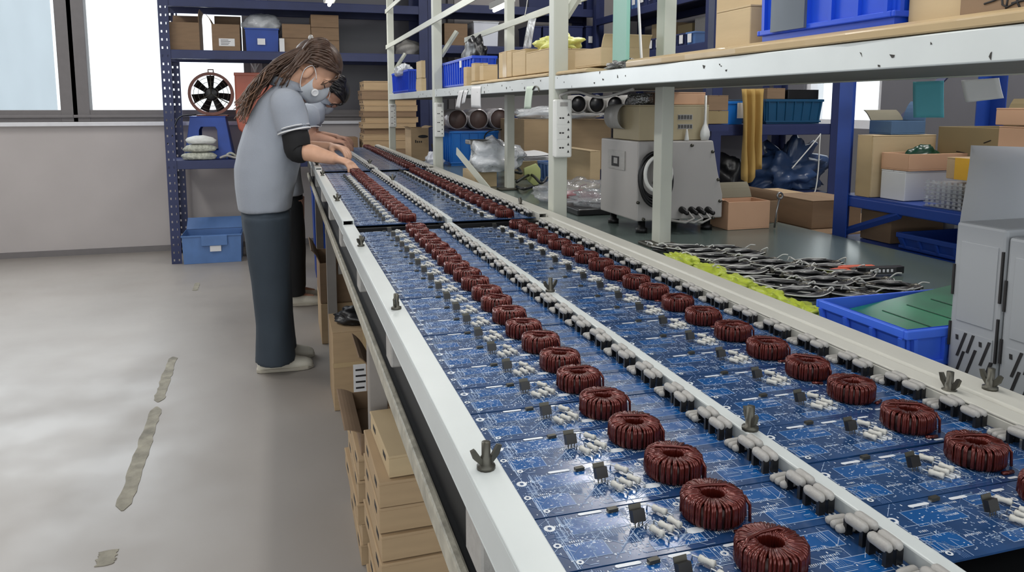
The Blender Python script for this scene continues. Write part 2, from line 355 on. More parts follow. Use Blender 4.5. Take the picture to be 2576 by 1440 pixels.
# ---------------------------------------------------------------- circuit boards
def board_meshes(BW, BL, seed):
    """one unit of board in its own coordinates: x 0..BW across the lane, y 0..BL along it"""
    r = random.Random(seed); Z = .0016  # left-lane boards get extra pale print to imitate their whitish reflected sheen
    base = MB().box(.0008, BW - .0008, .0006, BL - .0006, 0, Z, m=0)
    sk = MB(); z1, z2, z3 = Z + .0001, Z + .0002, Z + .0003
    def q(x, y, w, h, a=0., m=0, z=z2):
        c, s_ = math.cos(a), math.sin(a)
        pts = [(-w / 2, -h / 2), (w / 2, -h / 2), (w / 2, h / 2), (-w / 2, h / 2)]
        P = [(min(max(x + px * c - py * s_, .001), BW - .001), min(max(y + px * s_ + py * c, .001), BL - .001), z) for px, py in pts]
        sk.quad(*P, m=m)
    def ring(x, y, R, rr, m=1, n=14):
        vs = [(x + R_ * math.cos(2 * PI * k / n), y + R_ * math.sin(2 * PI * k / n), z3) for R_ in (R, rr) for k in range(n)]
        sk.add(vs, [(k, (k + 1) % n, n + (k + 1) % n, n + k) for k in range(n)], m=m)
    def slot(x, y, w, h, m=1):
        n = 6; P = []
        for k in range(n + 1): a = -PI / 2 + PI * k / n; P.append((x + w / 2 - h / 2 + h / 2 * math.cos(a), y + h / 2 * math.sin(a), z3))
        for k in range(n + 1): a = PI / 2 + PI * k / n; P.append((x - w / 2 + h / 2 + h / 2 * math.cos(a), y + h / 2 * math.sin(a), z3))
        sk.quad(*P, m=m)
    for x, y, w, h in ((.05, .05, .045, .02), (.105, .058, .03, .013), (.195, .018, .04, .02), (.19, .05, .03, .018), (.03, .02, .03, .018), (.095, .012, .04, .012)):
        q(x, y, w, h, 0, 2, z1)
        for dx, dy, ww, hh in ((0, h / 2, w, .0005), (0, -h / 2, w, .0005), (w / 2, 0, .0005, h), (-w / 2, 0, .0005, h)): q(x + dx, y + dy, ww, hh, 0, 0)
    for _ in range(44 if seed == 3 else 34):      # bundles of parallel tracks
        x, y = r.uniform(.01, BW - .02), r.uniform(.005, BL - .006); a = r.choice((0, 0, PI / 2, PI / 2, .6, -.6)); n = r.randint(3, 7); ln = r.uniform(.006, .02)
        for k in range(n): q(x - math.sin(a) * k * .0016, y + math.cos(a) * k * .0016, ln * r.uniform(.7, 1), .0006, a, r.choice((0, 3, 3)))
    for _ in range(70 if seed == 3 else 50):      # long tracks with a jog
        x, y = r.uniform(.01, BW - .01), r.uniform(.004, BL - .004); a = r.choice((0, PI / 2, PI / 2, .785, -.785)); ln = r.uniform(.012, .04); q(x, y, ln, .0005, a, r.choice((0, 0, 3))); q(x + math.cos(a) * ln / 2 + .003, y + math.sin(a) * ln / 2, .007, .0005, a + .785, 0)
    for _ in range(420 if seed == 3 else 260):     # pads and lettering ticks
        x, y = (r.gauss(.07, .035) if r.random() < .7 else r.uniform(.01, BW - .01)), r.uniform(.004, BL - .004)
        q(x, y, r.uniform(.0007, .0022), r.uniform(.0006, .0011), r.choice((0, PI / 2)), 0 if r.random() < .7 else 1)
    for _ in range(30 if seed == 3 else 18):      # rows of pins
        x, y = r.uniform(.012, BW - .04), r.uniform(.008, BL - .008)
        for k in range(r.randint(5, 10)): q(x + k * .0016, y, .0008, .0022, 0, r.choice((0, 1)))
    for x, y, R in ((.014, .052, .0042), (.012, .030, .003), (.118, .056, .003), (.128, .05, .0026), (.222, .010, .003), (.15, .007, .0022), (.02, .008, .0026)): ring(x, y, R, R * .45)
    for x, y, w, h in ((.05, .0645, .019, .0034), (.088, .0645, .017, .0034), (.128, .0645, .012, .003), (.113, .020, .014, .007), (.158, .004, .010, .003)): slot(x, min(y, BL - .003), w, h)
    return base, sk
def coil_mesh(turns, wire, seed):
    r = random.Random(seed); m = MB(); R0, R1, Hh = .0092, .0225, .0168
    pr = []
    for cx, cz, a0 in ((R1 - .003, Hh - .003, 0), (R0 + .002, Hh - .002, PI / 2), (R0 + .002, .002, PI), (R1 - .003, .003, 1.5 * PI)):
        rr = .003 if cx > .015 else .002
        for k in range(3): a = a0 + PI / 4 * k; pr.append((cx + rr * math.cos(a), cz + rr * math.sin(a)))
    for k in range(turns):
        a = 2 * PI * k / turns + r.uniform(-.018, .018); tw = r.uniform(-.05, .05); P = []
        for x, z in pr:
            aa = a + tw * (x - R0) / (R1 - R0) ; zz = z + (r.uniform(0, .0012) if z > Hh * .6 else 0); P.append((x * math.cos(aa), x * math.sin(aa), zz + .0012))
        m.tube(P, wire * r.uniform(.92, 1.06), 5, closed=True)
    return m
def core_mesh():
    m = MB(); n = 28; pr = [(.0100, .0025), (.0100, .0160), (.0218, .0160), (.0218, .0025)]
    rings = [[(x * math.cos(2 * PI * j / n), x * math.sin(2 * PI * j / n), z) for x, z in pr] for j in range(n)]; rings.append(rings[0])
    return m.loft(rings, False, True)
def lead_mesh(seed):
    r = random.Random(seed); m = MB(); a = r.uniform(.3, .7)
    m.tube([(-.0228, .004, .004), (-.0218, .005, .0165), (-.014, .007, .0206), (0, .009, .0198), (.013, .006, .0206), (.0226, 0, .0175), (.0242, -.003, .008), (.0242, -.004, 0)], .0013, 6)
    m.tube([(.021, -.008, .0185), (.0245, -.010, .012), (.0245, -.011, 0)], .0013, 6)
    m.tube([(.006, -.0245, .0008), (.011, -.0243, .0012), (.017, -.0225, .0012)], .0018, 6)
    return m
def capsule(m, p, q, r, n=10):
    p, q = V(p), V(q); d = (q - p); L = d.length; d /= L
    m.tube([p, p + d * r * .12, p + d * r * .5, p + d * r, q - d * r, q - d * r * .5, q - d * r * .12, q], [r * .35, r * .62, r * .9, r, r, r * .9, r * .62, r * .35], n)
def upright_cap():            # two sleeved capacitors side by side, standing on dark legs
    m = MB(); m.m = 0
    for dy in (-.0042, .0042): capsule(m, (-.0095, dy, .0125), (.0095, dy, .0125), .0042)
    m.m = 1
    for x in (-.0075, .0075):
        for dy in (-.0042, .0042): m.box(x - .0016, x + .0016, dy - .0028, dy + .0028, 0, .0115)
    m.m = 2
    for x in (-.0075, .0075): m.box(x - .0004, x + .0004, -.0075, -.0070, 0, .012)
    return m
def flat_bundle():
    m = MB()
    for k, dy in enumerate((-.0058, 0, .0058)): capsule(m, (-.0085, dy, .0034), (.0085, dy, .0034), .0033)
    m.m = 1
    for dy in (-.0058, 0, .0058): m.tube([(.008, dy, .0034), (.0115, dy, .003), (.0118, dy, 0)], .0004, 4)
    return m
def diode():
    m = MB(); m.m = 0; m.tube([(-.0058, 0, .0036), (-.0054, 0, .0036), (-.003, 0, .0036), (-.002, 0, .0036), (.002, 0, .0036), (.003, 0, .0036), (.0054, 0, .0036), (.0058, 0, .0036)], [.0014, .0026, .0026, .0021, .0021, .0026, .0026, .0014], 10)
    m.m = 1; m.tube([(-.011, 0, 0), (-.0106, 0, .0036), (-.0055, 0, .0036)], .0007, 5); m.tube([(.0055, 0, .0036), (.0106, 0, .0036), (.011, 0, 0)], .0007, 5)
    return m
def transistor():
    m = MB(); m.at((0, 0, .0035), rx=-.35); m.m = 0; m.box(-.005, .005, -.0022, .0022, 0, .0085); m.m = 1; m.box(-.005, .005, .0022, .003, 0, .012)
    m.at(); m.m = 1
    for x in (-.003, 0, .003): m.tube([(x, 0, .004), (x, -.0004, 0)], .0005, 4)
    return m
def smallpack():
    m = MB(); m.m = 0; m.box(-.004, .004, -.002, .002, .0004, .003); m.m = 1; m.box(-.0052, .0052, -.0012, .0012, 0, .0008)
    return m
BW = .2295
PL, PR = .0667, .0727
LM = {}
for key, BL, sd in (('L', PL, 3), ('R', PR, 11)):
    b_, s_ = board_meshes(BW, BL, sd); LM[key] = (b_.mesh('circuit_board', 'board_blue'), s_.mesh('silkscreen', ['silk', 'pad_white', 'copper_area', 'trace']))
coil_v = [coil_mesh(56, .00126, i).mesh('coil_winding', 'copper') for i in range(3)]
core_m = core_mesh().mesh('coil_core', 'copper_core'); lead_v = [lead_mesh(i).mesh('wire_lead', 'copper') for i in range(2)]
up_m = upright_cap().mesh('sleeved_capacitor', ['cap_grey', 'black_plastic', 'solder']); fb_m = flat_bundle().mesh('flat_resistor_bundle', ['cap_grey', 'solder'])
di_m = diode().mesh('diode', ['ceramic_white', 'solder']); tr_m = transistor().mesh('transistor', ['black_plastic', 'dark_steel']); sp_m = smallpack().mesh('chip', ['dark_steel', 'solder'])
def put(me, name, parent, loc=(0, 0, 0), rz=0.):
    o = bpy.data.objects.new(name, me); COL.objects.link(o); o.parent = parent; o.location = loc; o.rotation_euler = (0, 0, rz); return o
ZT = .0016
def populate(bd, BL, lane, y, coil, detail):
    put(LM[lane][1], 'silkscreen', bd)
    cy = BL * .5; cx = .137 if lane == 'L' else .153
    if coil:
        c = put(rnd.choice(coil_v), 'toroid_coil', bd, (cx + rnd.uniform(-.002, .002), cy + rnd.uniform(-.002, .002), ZT), rnd.uniform(-.25, .25))
        put(core_m, 'coil_core', c); put(rnd.choice(lead_v), 'wire_lead', c, (0, 0, 0), rnd.uniform(-.6, .2))
    e = BW
    put(up_m, 'sleeved_capacitor', bd, (e - .012, BL * .30, ZT), PI / 2 + rnd.uniform(-.1, .1)); put(up_m, 'sleeved_capacitor', bd, (e - .010, BL * .66, ZT), PI / 2 + rnd.uniform(-.1, .1))
    put(fb_m, 'flat_resistor_bundle', bd, (e - .013, BL * .95 - .004, ZT), rnd.uniform(-.1, .1))
    if detail:
        ox = .083 if lane == 'L' else .097
        put(tr_m, 'transistor', bd, (ox - .006, .037, ZT), .1)
        for k in range(3): put(di_m, 'diode', bd, (ox + .001 + .0088 * k, .022 + .0035 * k, ZT), -1.15 + rnd.uniform(-.12, .12))
        put(di_m, 'diode', bd, (ox + .016, .047, ZT), -1.0); put(sp_m, 'chip', bd, (.067, BL - .006, ZT), .1)
def lane(key, x0, BL, y0, n, dz, coil, frame, side, detail_to):
    for k in range(n):
        y = y0 + BL * k
        bd = bpy.data.objects.new('circuit_board', LM[key][0]); COL.objects.link(bd)
        bd.location = (x0, y, ZB + dz + rnd.uniform(0, .0012)); bd.rotation_euler = (rnd.uniform(-.004, .004), 0, rnd.uniform(-.003, .003))
        tag(bd, '%scircuit board, %s from the near end of the %s lane in the %s frame' % ('blue ' if coil else 'coil-free ', ordinal(k + 1), side, frame), 'circuit board', 'circuit boards of the %s lane, %s frame' % (side, frame))
        populate(bd, BL, key, y, coil, y < detail_to)
XL, XRR = .159, .4035
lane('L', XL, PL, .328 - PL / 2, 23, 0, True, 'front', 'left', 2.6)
lane('R', XRR, PR, .398 - PR / 2 + .004, 20, 0, True, 'front', 'right', 2.6)
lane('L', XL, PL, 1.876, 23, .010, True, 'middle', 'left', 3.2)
lane('R', XRR, PR, 1.876, 21, .010, True, 'middle', 'right', 3.5)
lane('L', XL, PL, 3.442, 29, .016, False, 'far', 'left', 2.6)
lane('R', XRR, PR, 3.442, 27, .016, True, 'far', 'right', 2.6)
# ================================================================ generic builders for boxes, bins, racks
def slab(mb, w, h, t, m=None): return mb.box(-w / 2, w / 2, 0, t, 0, h, m)
def carton(label, B, mt='carton', style='closed', rz=0., group=None, flaps=(), tape=None, tag_=None, name='carton', slots=(), kind_cat='carton'):
    """B = x0,x1,y0,y1,z0,z1 ; flaps = (side, opening angle in degrees, length fraction)"""
    x0, x1, y0, y1, z0, z1 = B; w, d, h = x1 - x0, y1 - y0, z1 - z0; t = .0035
    o = thing(name, label, kind_cat, ((x0 + x1) / 2, (y0 + y1) / 2, z0), rz, group); a, b = w / 2, d / 2
    m = MB()
    if style == 'closed':
        m.box(-a, a, -b, b, 0, h - t); m.build('box_body', mt, o, bevel=.002)
        for s in (-1, 1):
            q = MB()
            if d >= w: q.box(min(s * .0008, s * a), max(s * .0008, s * a), -b, b, h - t, h)
            else: q.box(-a, a, min(s * .0008, s * b), max(s * .0008, s * b), h - t, h)
            q.build('top_flap', mt, o, bevel=.001)
    elif style == 'mailer':
        m.box(-a, a, -b, b, 0, h * .86); m.m = 1
        for yy in (-b * .55, b * .55): m.box(-a - .0006, -a + .001, yy - d * .07, yy + d * .07, h * .40, h * .66)
        m.build('box_body', [mt, 'ink'], o, bevel=.002)
        q = MB(); q.box(-a - .002, a + .002, -b - .002, b + .002, h * .86, h); q.build('lid', mt, o, bevel=.0025)
    else:
        m.box(-a, a, -b, b, 0, t).box(-a, a, -b, -b + t, t, h).box(-a, a, b - t, b, t, h).box(-a, -a + t, -b + t, b - t, t, h).box(a - t, a, -b + t, b - t, t, h)
        m.build('box_body', mt, o, bevel=.001)
        for side, ang, fr in flaps:
            q = MB(); A = math.radians(ang); along = side in 'NS'; L = w if along else d; fl_ = fr * (d if along else w)
            n = 5; pts = []
            for k in range(n + 1):
                u = k / n; aa = A + .18 * u * u; out = fl_ * u * math.sin(aa); up = fl_ * u * math.cos(aa); pts.append((out, up))
            rg = []
            for (out, up) in pts:
                e = L / 2 - .002 * 1
                c = {'S': [(-e, -b - out, h + up), (e, -b - out, h + up), (e, -b - out + t, h + up + .001), (-e, -b - out + t, h + up + .001)],
                     'N': [(-e, b + out, h + up), (e, b + out, h + up), (e, b + out - t, h + up + .001), (-e, b + out - t, h + up + .001)],
                     'W': [(-a - out, -e, h + up), (-a - out, e, h + up), (-a - out + t, e, h + up + .001), (-a - out + t, -e, h + up + .001)],
                     'E': [(a + out, -e, h + up), (a + out, e, h + up), (a + out - t, e, h + up + .001), (a + out - t, -e, h + up + .001)]}[side]
                rg.append(c)
            q.loft(rg, True, False); q.build('flap', mt if fr < .45 else 'carton_inside' if side == 'N' else mt, o)
    if tape:
        q = MB(); tw = .024
        if 'S' in tape: q.box(-tw, tw, -b - .0012, -b, h * .0, h)
        if 'W' in tape: q.box(-a - .0012, -a, -tw, tw, 0, h)
        if 'T' in tape: q.box(-tw, tw, -b, b, h, h + .0008)
        if 'H' in tape: q.box(-a - .0012, a * .9, -b - .0014, -b, h * .55, h * .55 + .02)
        q.build('tape', 'tape_yellow' if 'Y' in tape else 'tape_tan', o)
    if tag_:
        side, u, v, lw, lh = tag_; q = MB(); q.m = 0
        if side == 'S': q.box(a * u - lw / 2, a * u + lw / 2, -b - .0022, -b - .0004, h * v - lh / 2, h * v + lh / 2); q.m = 1; [q.box(a * u - lw * .38, a * u + lw * (.1 + .07 * (k % 3)), -b - .0026, -b - .0022, h * v - lh * .32 + k * lh * .2, h * v - lh * .26 + k * lh * .2) for k in range(4)]
        else: q.box(-a - .0022, -a - .0004, b * u - lw / 2, b * u + lw / 2, h * v - lh / 2, h * v + lh / 2); q.m = 1; [q.box(-a - .0026, -a - .0022, b * u - lw * .38, b * u + lw * (.1 + .07 * (k % 3)), h * v - lh * .32 + k * lh * .2, h * v - lh * .26 + k * lh * .2) for k in range(4)]
        q.build('label_sticker', ['paper_white', 'ink'], o)
    return o
def crate(label, B, mt='blue_bin', rz=0., group=None, name='plastic_crate', ribs=True, taper=.94, tag_=None, cat='crate', handle=False, rib_mat=None):
    x0, x1, y0, y1, z0, z1 = B; a, b, h = (x1 - x0) / 2, (y1 - y0) / 2, z1 - z0; t = .0035
    o = thing(name, label, cat, ((x0 + x1) / 2, (y0 + y1) / 2, z0), rz, group)
    def ring(k, z, ins=0.): A, B_ = a * k - ins, b * k - ins; return [(-A, -B_, z), (A, -B_, z), (A, B_, z), (-A, B_, z)]
    m = MB(); m.loft([ring(taper, 0), ring(1, h)], False, False); m.loft([ring(taper, t, t), ring(1, h, t)], False, False)
    m.quad(*ring(taper, 0)); m.quad(*ring(taper, t, t))
    r = MB(); e = .006
    for zz, hh in ((h - .012, .012),) + (((h * .06, .008),) if ribs else ()):
        k = taper + (1 - taper) * zz / h; A, B_ = a * k, b * k
        r.box(-A - e, A + e, -B_ - e, -B_, zz, zz + hh).box(-A - e, A + e, B_, B_ + e, zz, zz + hh).box(-A - e, -A, -B_, B_, zz, zz + hh).box(A, A + e, -B_, B_, zz, zz + hh)
    r.build('rim', rib_mat or mt, o, bevel=.0015)
    if ribs:
        r = m; n = max(3, int(2 * b / .05)); n2 = max(3, int(2 * a / .05))
        def rb(p, q): r.loft([p, q], True, False)
        for i in range(n + 1):
            y = -b * .93 + 2 * b * .93 * i / n
            for s in (-1, 1):
                A0, A1 = s * a * taper, s * a; y0_ = y * taper
                rb([(A0, y0_ - .003, h * .1), (A0 + s * .006, y0_ - .003, h * .1), (A0 + s * .006, y0_ + .003, h * .1), (A0, y0_ + .003, h * .1)],
                   [(A1, y - .003, h - .012), (A1 + s * .006, y - .003, h - .012), (A1 + s * .006, y + .003, h - .012), (A1, y + .003, h - .012)])
        for i in range(n2 + 1):
            x = -a * .93 + 2 * a * .93 * i / n2
            for s in (-1, 1):
                B0, B1 = s * b * taper, s * b; x0_ = x * taper
                rb([(x0_ - .003, B0, h * .1), (x0_ + .003, B0, h * .1), (x0_ + .003, B0 + s * .006, h * .1), (x0_ - .003, B0 + s * .006, h * .1)],
                   [(x - .003, B1, h - .012), (x + .003, B1, h - .012), (x + .003, B1 + s * .006, h - .012), (x - .003, B1 + s * .006, h - .012)])
    m.build('bin_body', mt, o)
    if handle:
        r = MB(); r.box(-.05, .05, -b - .010, -b * .985, h * .66, h * .78); r.build('handle', rib_mat or mt, o, bevel=.004)
    if tag_:
        u, v, lw, lh, ss = tag_; q = MB()
        if ss == 'S': q.box(a * u - lw / 2, a * u + lw / 2, -b - .009, -b - .0065, h * v - lh / 2, h * v + lh / 2)
        else: q.box(-a - .009, -a - .0065, b * u - lw / 2, b * u + lw / 2, h * v - lh / 2, h * v + lh / 2)
        q.build('label_sticker', 'paper_white', o)
    return o
def plate_holes(m, w, h, n, hole, cols):
    """perforated strip in the xz plane, width w, height h"""
    dz = h / n; cw = w / cols
    for i in range(n):
        for c in range(cols):
            x0, z0 = c * cw, i * dz; x1, z1 = x0 + cw, z0 + dz; cx, cz = (x0 + x1) / 2, (z0 + z1) / 2; q = hole / 2; qz = hole * .8
            O = [(x0, 0, z0), (x1, 0, z0), (x1, 0, z1), (x0, 0, z1)]; I = [(cx - q, 0, cz - qz), (cx + q, 0, cz - qz), (cx + q, 0, cz + qz), (cx - q, 0, cz + qz)]
            m.add(O + I, [(0, 1, 5, 4), (1, 2, 6, 5), (2, 3, 7, 6), (3, 0, 4, 7)])
def rack(name, label, x0, x1, y0, y1, levels, top, mt='rack_blue', slotted=(), pw=.055, bh=.07, side=False, panel=None):
    o = thing(name, label, 'rack', ((x0 + x1) / 2, (y0 + y1) / 2, 0)); cx, cy = (x0 + x1) / 2, (y0 + y1) / 2
    if side:      # open side towards the bench (-x)
        o.rotation_euler = (0, 0, -PI / 2); w, d = y1 - y0, x1 - x0; x0, x1, y0, y1, cx, cy = -w / 2, w / 2, -d / 2, d / 2, 0, 0
    for i, (x, sx) in enumerate(((x0, 1), (x1, -1))):
        for j, (y, sy) in enumerate(((y0, 1), (y1, -1))):
            m = MB()
            if (i, j) in slotted:
                n = int(top / .062); m.at((x - cx, y - cy, 0)); plate_holes(m, pw * sx if sx > 0 else -pw, top, n, .011 * sx, 2)
                m.at((x - cx, y - cy, 0), rz=PI / 2); plate_holes(m, pw * sy, top, n, .011, 2)
                m.build('post', mt, o, solid=.003)
            else:
                m.box(min(x, x + sx * pw) - cx, max(x, x + sx * pw) - cx, y - cy - .0015, y - cy + .0015, 0, top).box(x - cx - .0015, x - cx + .0015, min(y, y + sy * pw) - cy, max(y, y + sy * pw) - cy, 0, top)
                m.build('post', mt, o)
    for z in levels:
        for y in (y0 + .004, y1 - .034): MB().box(x0 + .004 - cx, x1 - .004 - cx, y - cy, y + .03 - cy, z - bh, z - .004).build('beam', mt, o, bevel=.003)
        MB().box(x0 + .006 - cx, x1 - .006 - cx, y0 + .006 - cy, y1 - .006 - cy, z - .006, z).build('shelf_panel', panel or mt, o)
    return o
def fb(px0, px1, pyt, pyb, Y, dep, z0=None):
    a, c = ony(px0, pyb, Y), ony(px1, pyt, Y); zb = a.z if z0 is None else z0
    return (a.x, c.x, Y, Y + dep, zb, c.z)
def sbx(px0, px1, pyt, pyb, X, dep, z0=None):
    """box whose visible face looks towards -x: px0 is its far end, px1 its near end, pyt/pyb measured at px1"""
    a, c = onx(px0, pyt, X), onx(px1, pyb, X); zt = onx(px1, pyt, X).z
    return (X, X + dep, c.y, a.y, c.z if z0 is None else z0, zt)
def cb(X0, pxl, pxc, pxr, pyt, z0):
    yf = onx(pxl, pyt, X0).y; c = onx(pxc, pyt, X0); xr = ony(pxr, pyt, c.y).x
    return (X0, xr, c.y, yf, z0, c.z)
def blob(name, label, cat, c, r, mt, amp=.25, fr=6., seed=0, flat=True, nu=36, nv=22, parent=None, group=None):
    m = MB(); rings = []; sd = V((seed * 3.1, seed * 1.7, seed))
    for i in range(nv + 1):
        a = -PI / 2 + PI * i / nv; q = max(math.cos(a), 1e-3); rg = []
        for j in range(nu):
            b_ = 2 * PI * j / nu; d = V((q * math.cos(b_), q * math.sin(b_), math.sin(a)))
            k = 1 + amp * (mnoise.noise(d * fr * .4 + sd) + .5 * abs(mnoise.noise(d * fr + sd)) - .2)
            p = V((d.x * r[0] * k, d.y * r[1] * k, d.z * r[2] * k))
            if flat: p.z = max(p.z, -r[2] * .55)
            rg.append(p + V((0, 0, r[2] * .55 if flat else 0)))
        rings.append(rg)
    m.loft(rings, True, True); o = m.build(name, mt, parent, loc=c)
    if label: tag(o, label, cat, group)
    return o
def paper(name, label, P, mt='paper_white', t=.0008, cat='paper', group=None, curl=.012, n=8, lines=False):
    """P: top-left, top-right, bottom-right, bottom-left; hangs or lies with a slight curl"""
    P = [V(p) for p in P]; c = sum(P, V()) / 4; nn = (P[1] - P[0]).cross(P[3] - P[0]).normalized(); m = MB(); vs = []
    for i in range(n + 1):
        u = i / n; L = P[0].lerp(P[3], u); R_ = P[1].lerp(P[2], u)
        for j in range(n + 1): vs.append(L.lerp(R_, j / n) + nn * curl * (u ** 2 + .35 * math.sin(j / n * PI)) - c)
    m.add(vs, [(i * (n + 1) + j, i * (n + 1) + j + 1, (i + 1) * (n + 1) + j + 1, (i + 1) * (n + 1) + j) for i in range(n) for j in range(n)], True)
    return tag(m.build(name, mt, loc=c, solid=t), label, cat, group)
def cable(name, label, path, r=.004, mt='black_rubber', n=40, cat='cable', parent=None):
    P = [V(p) for p in path]; out = []
    for i in range(len(P) - 1):
        a, b_, c, d = P[max(i - 1, 0)], P[i], P[i + 1], P[min(i + 2, len(P) - 1)]
        for k in range(8):
            u = k / 8; out.append(.5 * ((2 * b_) + (c - a) * u + (2 * a - 5 * b_ + 4 * c - d) * u * u + (3 * b_ - a - 3 * c + d) * u ** 3))
    out.append(P[-1]); m = MB()
    if parent is None:
        m.tube([p - P[0] for p in out], r, 8); return tag(m.build(name, mt, loc=P[0]), label, cat)
    m.tube(out, r, 8); return m.build(name, mt, parent)
# ================================================================ back racks
yr = 6.55
R1 = rack('storage_rack', 'dark blue slotted steel rack by the window, two shelves of boxes', -.90, 1.22, yr, 7.08, (.838, 1.715, 2.12), 2.45, slotted=((0, 0), (0, 1)), pw=.075)
R2 = rack('storage_rack', 'dark blue rack against the back wall, behind the white shelf posts', 1.225, 2.86, yr, 7.08, (.6, 1.2, 1.80, 2.15), 2.5, pw=.11)
zs = 1.716
carton('brown carton with a raised flap, leftmost on the rack\'s upper shelf', fb(424, 500, 57, 110, yr + .05, .3, zs), 'carton_dark', 'open', flaps=(('E', -4, .45), ('N', 10, .3)), group='boxes on the upper rack shelf')
carton('brown carton with lid up and a white label, second on the upper rack shelf', fb(534, 602, 62, 115, yr + .05, .3, zs), 'carton_dark', 'open', flaps=(('N', -2, .32), ('W', 18, .4)), tag_=('S', .05, .32, .12, .06), group='boxes on the upper rack shelf')
o = crate('blue plastic bin with square white label on the upper rack shelf', fb(618, 700, 72, 118, yr + .05, .32, zs), 'rack_blue_bright', ribs=False, tag_=(-.05, .42, .06, .05, 'S'), taper=.96)
z = fb(618, 700, 72, 118, yr + .05, .32, zs)[5] - zs
blob('plastic_cover', None, None, (0, 0, z - .02), (.16, .16, .10), 'milky_film', .2, 5, 3, parent=o)
for i, (a, b_, lab) in enumerate(((92, 120, 'lower of two small cartons behind the taller worker\'s head'), (64, 92, 'upper of two small cartons behind the taller worker\'s head'))):
    B = fb(707 + 3 * i, 781, a, b_, yr + .05, .3); carton('brown ' + lab, B[:4] + (zs + .115 * i, zs + .115 * (i + 1) - .002), 'carton_dark', group='boxes on the upper rack shelf')
for i, w in enumerate(('bottom', 'middle', 'top')):
    B = fb(783, 852, 60, 92, yr + .05, .3); carton('brown carton, %s of the stack of three at the end of the upper shelf' % w, B[:4] + (zs + .104 * i, zs + .104 * (i + 1) - .002), 'carton_dark', group='stack of three cartons on the upper shelf')
B = fb(703, 715, 97, 118, yr + .03, .01, zs); tag(MB().box(B[0] - B[0], B[1] - B[0], 0, .003, 0, B[5] - B[4]).build('paper_card', 'paper_white', loc=(B[0], yr + .02, zs)), 'small white card standing between the blue bin and the cartons', 'card')
blob('white_sack', 'pale lumpy sack lying at the right end of the rack shelf', 'sack', V((ony(1030, 122, 6.75).x, 6.76, 0)) + V((0, 0, zs)), (.12, .12, .085), 'cap_grey', .25, 4, 9)
# rack middle shelf: fan on a stool, cloths, red drum
zs = .839
st = thing('plastic_stool', 'blue plastic step stool under the round fan', 'stool', (ony(528, 390, 6.78).x, 6.85, zs + .001))
hs = ony(528, 294, 6.72).z - zs; m = MB()
for s in (-1, 1):      # front and back panels with an arched opening
    y0_, y1_ = s * .16, s * .11; o_ = [(-.19, 0), (.19, 0), (.135, hs), (-.135, hs), (-.075, hs * .20), (.075, hs * .20), (.07, hs * .68), (.055, hs * .76), (-.055, hs * .76), (-.07, hs * .68)]
    P0 = [(x, y0_ + (y1_ - y0_) * z / hs, z) for x, z in o_]; P1 = [(x, y - s * .006, z) for x, y, z in P0]
    m.add(P0 + P1, [tuple(q + d for q in f_) for d in (0, 10) for f_ in ((0, 1, 5, 4), (1, 2, 6, 5), (2, 7, 6), (2, 3, 8, 7), (3, 9, 8), (3, 0, 4, 9))] + [(i, (i + 1) % 4, 10 + (i + 1) % 4, 10 + i) for i in range(4)] + [(4 + i, 4 + (i + 1) % 6, 14 + (i + 1) % 6, 14 + i) for i in range(6)])
for s in (-1, 1): m.loft([[(s * .19, -.16, 0), (s * .184, -.16, 0), (s * .184, .16, 0), (s * .19, .16, 0)], [(s * .135, -.11, hs), (s * .129, -.11, hs), (s * .129, .11, hs), (s * .135, .11, hs)]], True, False)
m.build('stool_body', 'rack_blue_bright', st, bevel=.002); MB().box(-.14, .14, -.115, .115, hs - .006, hs + .004).build('stool_top', 'rack_blue_bright', st, bevel=.004)
c = ony(529, 243, 6.70); rf = .172
fan = thing('axial_fan', 'round axial fan with black blades in a brown metal ring', 'fan', (c.x, 6.85, zs + hs + .004)); fz = c.z - (zs + hs + .004); fz = max(fz, rf + .012)
mat('fan_ring', (112, 72, 62), .45, metal=.3, var=.15); mat('red_drum', (168, 84, 60), .45, var=.12, scale=6, coat=.2)
def ringy(mb, R, r0, y0_, y1_, n=40):
    rg = []
    for k in range(n + 1):
        a = 2 * PI * k / n; rg.append([((R) * math.cos(a), y0_, fz + R * math.sin(a)), (r0 * math.cos(a), y0_, fz + r0 * math.sin(a)), (r0 * math.cos(a), y1_, fz + r0 * math.sin(a)), (R * math.cos(a), y1_, fz + R * math.sin(a))])
    mb.loft(rg, False, False)
m = MB(); ringy(m, rf, rf - .012, -.08, .10); ringy(m, rf + .006, rf - .018, -.086, -.078); m.build('fan_ring', 'fan_ring', fan, bevel=.001)
MB().at((0, 0, fz), rx=PI / 2).lathe([(.0001, -.02), (.055, -.02), (.055, .05), (.045, .058), (.0001, .058)], 20).build('hub', 'black_plastic', fan)
for k in range(7):
    a = 2 * PI * k / 7 + .2; m = MB(); m.at((0, 0, fz), ry=a)
    m.loft([[(.05, -.02, -.018), (.05, .015, .022), (.05, .018, .022), (.05, -.017, -.018)], [(rf - .02, -.03, -.034), (rf - .02, .02, .034), (rf - .02, .023, .034), (rf - .02, -.027, -.034)]], True, False); m.build('blade', 'black_plastic', fan)
m = MB()
for a in (PI / 2, PI * 7 / 6, -PI / 6): m.tube([(0, -.06, fz), ((rf - .01) * math.cos(a), -.06, fz + (rf - .01) * math.sin(a))], .005, 6)
for R_ in (.06, .1, .135): m.tube([(R_ * math.cos(2 * PI * k / 28), -.065, fz + R_ * math.sin(2 * PI * k / 28)) for k in range(28)], .0022, 5, closed=True)
m.build('guard', 'dark_steel', fan)
m = MB(); m.box(-.12, .12, -.07, .09, 0, .012).tube([(-.02, 0, fz + rf), (-.02, 0, fz + rf + .03), (.02, 0, fz + rf + .03), (.02, 0, fz + rf)], .006, 6); m.build('stand', 'fan_ring', fan)
